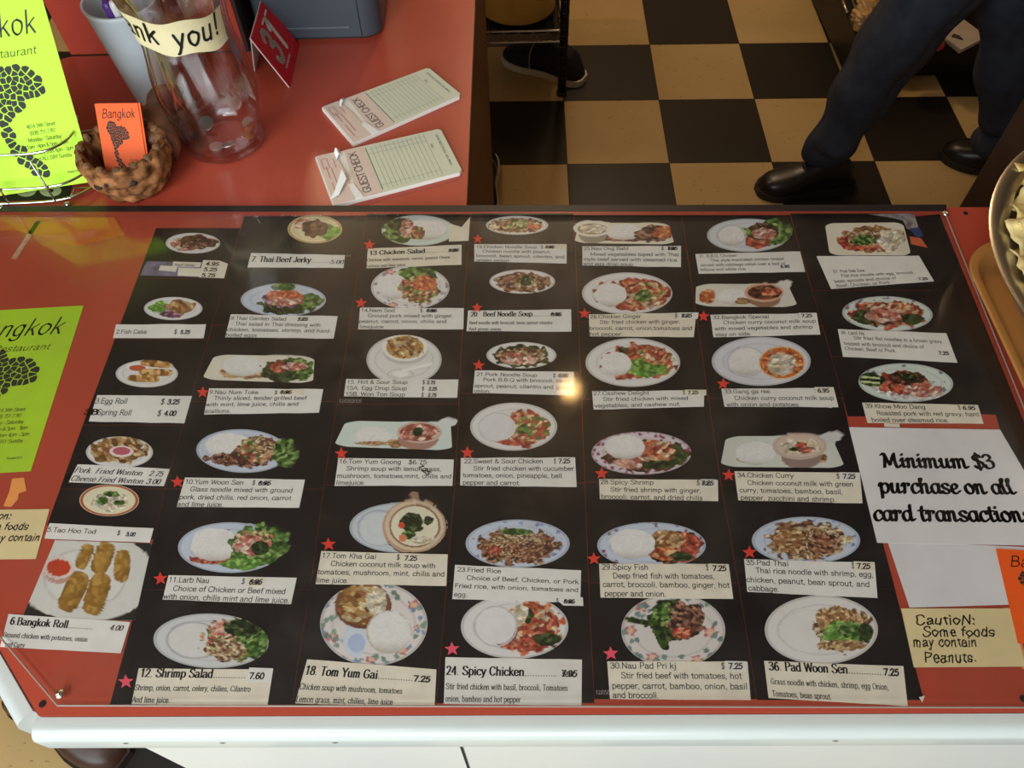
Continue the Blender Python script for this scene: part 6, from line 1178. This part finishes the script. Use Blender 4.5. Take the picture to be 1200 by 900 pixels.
BLK = mat('black_painted_metal', (20, 18, 17), .45); AMBER = mat('yellowed_plastic', (196, 146, 66), .4, var=.05, vscale=6)
SH = empty('wire_shelf', (-.1, 2.44, 0), 'black wire shelf unit with chrome edge behind the rear counter, over a sneaker', 'shelf')
sx0, sx1, sy0, sy1, sz = -.46, .183, 2.238, 2.66, .205
for x, y in ((sx1, sy0), (sx0, sy0), (sx1, sy1), (sx0, sy1)):
    b = MB(); b.tube([(x, y, .012), (x, y, 1.5)], .0135, 12); b.lathe([(.017, .0), (.017, .012)], (x, y, 0), 12)
    for k in range(40): b.lathe([(.0142, 0), (.0142, .008)], (x, y, .06+.036*k), 10)
    b.build('post', BLK, SH, True)
for z in (sz, .85):
    b = MB()
    for x in np.arange(sx0+.02, sx1, .022): b.tube([(x, sy0, z+.012), (x, sy1, z+.012)], .0026, 6)
    b.build('wire_deck', BLK, SH)
    b = MB()
    for zz in (z+.018, z-.018): b.tube([(sx0, sy0-.002, zz), (sx1, sy0-.002, zz)], .0036, 8)
    zg = [(x, sy0-.002, z+(.014 if i % 2 else -.014)) for i, x in enumerate(np.arange(sx0, sx1, .022))]; b.tube(zg, .0016, 6)
    b.build('chrome_edge', CHROME, SH)
    b = MB(); b.box(((sx0+sx1)/2, (sy0+sy1)/2, z+.0065), (sx1-sx0-.03, sy1-sy0-.01, .003)); b.build('shelf_liner', BLK, SH)
bk_ = P(606, 32, sz+.016); br = .128
b = MB(); b.lathe([(br*.86, 0), (br*.92, .006), (br, .36), (br*1.06, .362), (br*1.06, .372), (br*.98, .372), (br*.9, .02)], (.045, sy0+.012+br, sz+.0165), 48)
o = smooth_by_angle(b.build('plastic_bucket', AMBER), 40); tag(o, 'round yellowed plastic bucket standing on the wire shelf', 'bucket')

def shoe(name, loc, ang, L, lab, upper, solec, group=None, z0=0, stripe=True):
    """low shoe, toe along the given direction"""
    root = empty(name, (loc[0], loc[1], z0), lab, 'shoe', group)
    c, s = math.cos(ang), math.sin(ang)
    prof = [(0, .30, .0), (.04, .62, .3), (.12, .80, .85), (.25, .78, 1.0), (.40, .72, .98), (.52, .80, .80), (.66, .98, .62), (.78, 1.0, .52), (.88, .88, .44), (.95, .64, .34), (1.0, .28, .1)]
    W = .049*L/.28; Hs = .088*L/.28
    def w(x, y, z): return (loc[0]+c*x-s*y, loc[1]+s*x+c*y, z0+z)
    xs = np.linspace(0, 1, 30)
    hw = np.interp(xs, [p[0] for p in prof], [p[1] for p in prof])*W; hh = np.interp(xs, [p[0] for p in prof], [p[2] for p in prof])*Hs
    n = 15; V = []
    for i, x in enumerate(xs):
        for k in range(n):
            a = PI*k/(n-1); V.append(w((x-.5)*L, hw[i]*math.copysign(abs(math.cos(a))**.7, math.cos(a)), .016+max(.002, hh[i])*math.sin(a)**.8))
    Fc = [[i*n+k, (i+1)*n+k, (i+1)*n+k+1, i*n+k+1] for i in range(len(xs)-1) for k in range(n-1)]
    obj('shoe_upper', V, Fc+[list(range(n)), [(len(xs)-1)*n+k for k in range(n)][::-1]], upper, root, True)
    ol = [( (x-.5)*L*1.03, h*1.09+.001) for x, h in zip(xs, hw)]
    pts = [w(x, h, 0)[:2] for x, h in ol]+[w(x, -h, 0)[:2] for x, h in ol[::-1]]
    b = MB(); b.prism(pts, z0+.0004, z0+.021); b.build('shoe_sole', solec, root)
    b = MB()
    for q in (.44, .52, .60):
        i = int(q*29); b.tube([w((xs[i]-.5)*L, .55*hw[i], .018+hh[i]*.86), w((xs[i]-.5)*L, 0, .021+hh[i]), w((xs[i]-.5)*L, -.55*hw[i], .018+hh[i]*.86)], .0016, 6)
    b.build('laces', mat('lace_grey', (60, 58, 60), .8), root)
    if stripe:
        i = int(.62*29); V2 = []
        for k in range(n): a = PI*k/(n-1); V2.append(w((xs[i]-.5+.02*math.sin(a))*L, hw[i]*1.02*math.copysign(abs(math.cos(a))**.7, math.cos(a)), .017+(hh[i]+.001)*math.sin(a)**.8))
        MB().tube(V2, .0022, 6).build('seam_piping', mat('piping_grey', (150, 146, 140), .7), root)
    return root
SNK = mat('black_sneaker', (22, 20, 24), .75, var=.2, vscale=60); SOLE = mat('white_sole', (206, 196, 180), .6); SOLEB = mat('black_sole', (26, 22, 20), .6)
shoe('sneaker', (.13, 2.375), math.radians(148), .30, 'black sneaker with white sole on the floor under the wire shelf', SNK, SOLE)
shoe('sneaker', (-.070, 1.815), math.radians(92), .27, 'dark sneaker with a white sole edge poking out under the rear counter', SNK, SOLE)
shoe('leather_shoe', (-.845, .345), math.radians(-28), .27, 'dark brown shoe on the floor below the left corner of the menu counter', mat('brown_leather', (58, 34, 26), .4), mat('dark_brown_sole', (40, 24, 18), .6), None, 0, False)

# low black platform with papers, a red box and plastic
PLT = empty('low_platform', (1.5, 2.55, 0), 'low black platform on the floor behind the walking person', 'platform')
MB().box((1.56, 2.60, .085), (.92, .66, .13), bev=.006).build('platform_body', BLK, PLT); MB().box((1.56, 2.60, .010), (.88, .62, .02)).build('platform_base', BLK, PLT)
PTOP = .1505
papm = mat('newsprint', (190, 176, 164), .8, var=.05, vscale=30)
for k in range(4):
    px = [(1086+k*.8, 29+k*.7), (1103, 12+k), (1152, 45+k*.8), (1127-k*1.2, 58+k*1.5)] if k < 3 else [(1118, 24), (1130, 23), (1153, 40), (1140, 46)]
    z = PTOP+.006*(3-k)+.003
    o = paper('flyer_paper', px, z, papm, None, .0052); tag(o, ('topmost printed paper with dark pictures in the stack on the black platform', 'second printed paper in the stack on the black platform', 'third printed paper of the stack on the black platform', 'lowest loose paper behind the stack on the black platform')[k], 'paper', 'papers on the black platform')
    if k == 0:
        for cx_p, cy_p in ((1096, 26), (1122, 43)):
            pts = [(cx_p+(6+2*math.sin(3*a))*math.cos(a), cy_p+(3.4+1.2*math.cos(2*a))*math.sin(a)+.35*(6*math.cos(a))) for a in np.linspace(0, 2*PI, 20)[:-1]]
            paper('printed_picture', pts, z+.0004, mat('dark_print', (62, 54, 50), .7), o)
rb = P(1127, 22, PTOP); b = MB(); b.box((rb[0]+.03, rb[1]+.17, PTOP+.071), (.24, .16, .14), bev=.004); o = b.build('red_box', mat('dark_red_box', (110, 14, 20), .5)); tag(o, 'dark red box standing on the platform behind the stack of papers', 'box')
dd = P(1084, 54, PTOP); b = MB(); b.lathe([(.032, 0), (.05, .012), (.052, .014), (.049, .014), (.03, .003)], (dd[0], dd[1], PTOP+.0003), 32); o = smooth_by_angle(b.build('small_dish', mat('maroon_dish', (120, 26, 40), .3)), 50); tag(o, 'small maroon rimmed dish on the black platform', 'dish')
# crumpled yellowed plastic bag
bg = np.array([1.135, 2.315, PTOP]); rnd = random.Random(9)
bm = bmesh.new(); bmesh.ops.create_icosphere(bm, subdivisions=4, radius=1)
V = []
for v in bm.verts:
    p = np.array(v.co); k = 1+.25*math.sin(5*p[0]+3*p[2])*math.cos(4*p[1])+.16*math.sin(11*p[1]+7*p[0])+.08*math.sin(23*p[2]+9*p[0]); V.append(bg+[p[0]*.045*k, p[1]*.05*k, .052+p[2]*.045*k])
V = np.array(V); V[:, 2] = np.maximum(V[:, 2], PTOP+.0005); Fc = [[v.index for v in f.verts] for f in bm.faces]; bm.free()
o = obj('plastic_bag', V, Fc, mat('amber_plastic_film', (178, 128, 66), .25, rgb2=(206, 168, 110), vscale=20, coat=.5)); tag(o, 'crumpled amber plastic bag at the near left corner of the platform', 'bag')
TG = empty('steel_tongs', (1.2, 2.5, PTOP), 'long steel kitchen tongs lying on the platform behind the amber bag', 'tongs')
for px in ([(985, -6), (993, 15)], [(995, -8), (1006, 18), (1008, 26)]):
    MB().tube([P(x, y, PTOP+.006) for x, y in px], .0045, 8).build('arm', STEEL, TG, True)

# ------------------------------------------------------------------ the walking person
def skin(name, pts, edges, root, m, parent=None, sub=2, loc=None):
    me = bpy.data.meshes.new(name); o0 = wloc(parent) if parent else np.array(loc)
    me.from_pydata([tuple(np.array(p[:3])-o0) for p in pts], edges, []); o = bpy.data.objects.new(name, me); COL.objects.link(o)
    o.location = (0, 0, 0) if parent else tuple(o0)
    if parent: o.parent = parent
    md = o.modifiers.new('skin', 'SKIN'); md.use_smooth_shade = True
    sv = me.skin_vertices[0].data
    for i, p in enumerate(pts): sv[i].radius = (p[3], p[4] if len(p) > 4 else p[3]); sv[i].use_root = i == root
    o.modifiers.new('sub', 'SUBSURF').levels = sub; o.modifiers['sub'].render_levels = sub
    me.materials.append(m)
    bpy.context.view_layer.update()
    dg = bpy.context.evaluated_depsgraph_get(); me2 = bpy.data.meshes.new_from_object(o.evaluated_get(dg)); o.modifiers.clear(); o.data = me2; me2.name = name
    me2.polygons.foreach_set('use_smooth', [True]*len(me2.polygons))
    return o
aF = P(966, 182, .115); aB = P(1176, 158, .115)
hp = np.array([1.115, (aF[1]+aB[1])/2+.02, .93])
hF, hB = hp+[-.02, -.075, -.03], hp+[.02, .085, -.03]
kF = (aF+hF)/2+np.array([-.035, -.0, .03]); kB = (aB+hB)/2+np.array([-.03, .0, .02])
SKN = mat('skin_tone', (176, 122, 92), .5, var=.05, vscale=20); JEAN = mat('blue_denim', (50, 56, 70), .85, rgb2=(36, 40, 52), vscale=26, bump=.3, bscale=600); SHIRT = mat('dark_shirt', (46, 46, 52), .85, var=.08, vscale=20)
ch, nk, hd = hp+[-.03, 0, .40], hp+[-.05, 0, .56], hp+[-.065, 0, .68]
sL, sR = ch+[0, -.17, .08], ch+[0, .17, .08]
eL, wL = sL+[.10, -.05, -.27], sL+[.05, -.05, -.52]
eR, wR = sR+[-.03, .05, -.29], sR+[-.16, .03, -.52]
pts = [(*hp, .12, .15), (*(hp+[-.01, 0, .2]), .10, .135), (*ch, .10, .15), (*nk, .05), (*(nk+[-.005, 0, .06]), .05), (*hd, .085, .072), (*(hd+[-.01, 0, .10]), .06, .055),
       (*sL, .05), (*eL, .038), (*wL, .026), (*(wL+[-.01, 0, -.08]), .028, .015), (*sR, .05), (*eR, .038), (*wR, .026), (*(wR+[-.02, 0, -.08]), .028, .015),
       (*hF, .085), (*kF, .055), (*aF, .034), (*hB, .085), (*kB, .055), (*aB, .034)]
ed = [(0, 1), (1, 2), (2, 3), (3, 4), (4, 5), (5, 6), (2, 7), (7, 8), (8, 9), (9, 10), (2, 11), (11, 12), (12, 13), (13, 14), (0, 15), (15, 16), (16, 17), (0, 18), (18, 19), (19, 20)]
for w_, s_ in ((10, -1), (14, 1)):                       # five fingers on each hand
    base = np.array(pts[w_][:3])
    for f in range(4):
        q = base+[.022-.0145*f, 0, -.035]; q2 = q+[-.004, -.006*s_, -.032-.004*(f in (1, 2))]; q3 = q2+[-.012, -.008*s_, -.022]
        i0 = len(pts); pts += [(*q, .009), (*q2, .0085), (*q3, .007)]; ed += [(w_, i0), (i0, i0+1), (i0+1, i0+2)]
    q = base+[-.032, 0, .012]; q2 = q+[-.012, -.004*s_, -.034]; i0 = len(pts); pts += [(*q, .010), (*q2, .0085)]; ed += [(w_, i0), (i0, i0+1)]
PER = skin('person', pts, ed, 0, SKN, None, 2, (hp[0], hp[1], 0)); tag(PER, 'person in blue jeans and black shoes walking left behind the counter', 'person')
mid = lambda a, c, t: a*(1-t)+c*t
rj = random.Random(3)
jp = [(*(hp+[0, 0, .06]), .145, .17), (*hp, .14, .165), (*hF, .108), (*mid(hF, kF, .5), .098), (*kF, .084), (*mid(kF, aF, .3), .076), (*mid(kF, aF, .62), .070), (*mid(kF, aF, .82), .068), (*mid(kF, aF, .95), .066), (*(aF+[-.022, -.003, -.035]), .054),
      (*hB, .108), (*mid(hB, kB, .5), .098), (*kB, .084), (*mid(kB, aB, .4), .078), (*mid(kB, aB, .8), .078), (*mid(kB, aB, .95), .066), (*(aB+[-.018, .010, -.035]), .054)]
je = [(0, 1), (1, 2), (2, 3), (3, 4), (4, 5), (5, 6), (6, 7), (7, 8), (1, 9), (9, 10), (10, 11), (11, 12), (12, 13), (13, 14), (14, 15)]
jo = skin('jeans', jp, je, 1, JEAN, PER, 3)
co = np.empty(len(jo.data.vertices)*3); jo.data.vertices.foreach_get('co', co); co = co.reshape(-1, 3)
nn = np.empty(len(co)*3); jo.data.vertices.foreach_get('normal', nn); nn = nn.reshape(-1, 3)
amp = .006*np.sin(38*co[:, 2]+14*co[:, 0]+9*co[:, 1])*np.clip((.75-co[:, 2])*2, .2, 1)+.005*np.sin(21*co[:, 2]-25*co[:, 0])
co += nn*amp[:, None]; jo.data.vertices.foreach_set('co', co.ravel()); jo.data.update()
skin('shirt', [(*(hp+[0, 0, .04]), .15, .175), (*(hp+[-.01, 0, .22]), .125, .16), (*ch, .125, .175), (*(nk+[0, 0, -.03]), .07), (*sL, .072), (*mid(sL, eL, .6), .062), (*sR, .072), (*mid(sR, eR, .6), .062)], [(0, 1), (1, 2), (2, 3), (2, 4), (4, 5), (2, 6), (6, 7)], 1, SHIRT, PER, 2)
b = MB(); b.ball(hd+[.015, 0, .055], (.098, .085, .10), 20); b.build('hair', mat('dark_hair', (34, 26, 22), .7, bump=.4, bscale=200), PER, True)
b = MB()
for s_ in (-1, 1): b.ball(hd+[-.082, .03*s_, .035], (.008, .014, .008), 10)
b.build('eyes', mat('eye_white', (226, 222, 216), .3), PER, True)
MB().ball(hd+[-.095, 0, .012], (.018, .013, .02), 10).build('nose', SKN, PER, True); MB().ball(hd+[-.082, 0, -.022], (.008, .024, .006), 10).build('mouth', mat('lip_tone', (150, 84, 76), .5), PER, True)
for s_ in (-1, 1): MB().ball(hd+[.005, .078*s_, .02], (.018, .01, .03), 10).build('ear', SKN, PER, True)
for an, d, lab in ((aF, (-.99, -.10), 'front black leather shoe'), (aB, (-.86, .50), 'rear black leather shoe')):
    d = np.array(d)/math.hypot(*d); c_ = an[:2]+d*((.165 if an is aF else .128)-.1425)
    sh = shoe('shoe', c_, math.atan2(d[1], d[0]), .285, lab, mat('black_leather', (18, 16, 16), .35), SOLEB, None, .0003, False)
    del sh['category']; loc_ = np.array(sh.location)-wloc(PER); sh.parent = PER; sh.location = tuple(loc_)
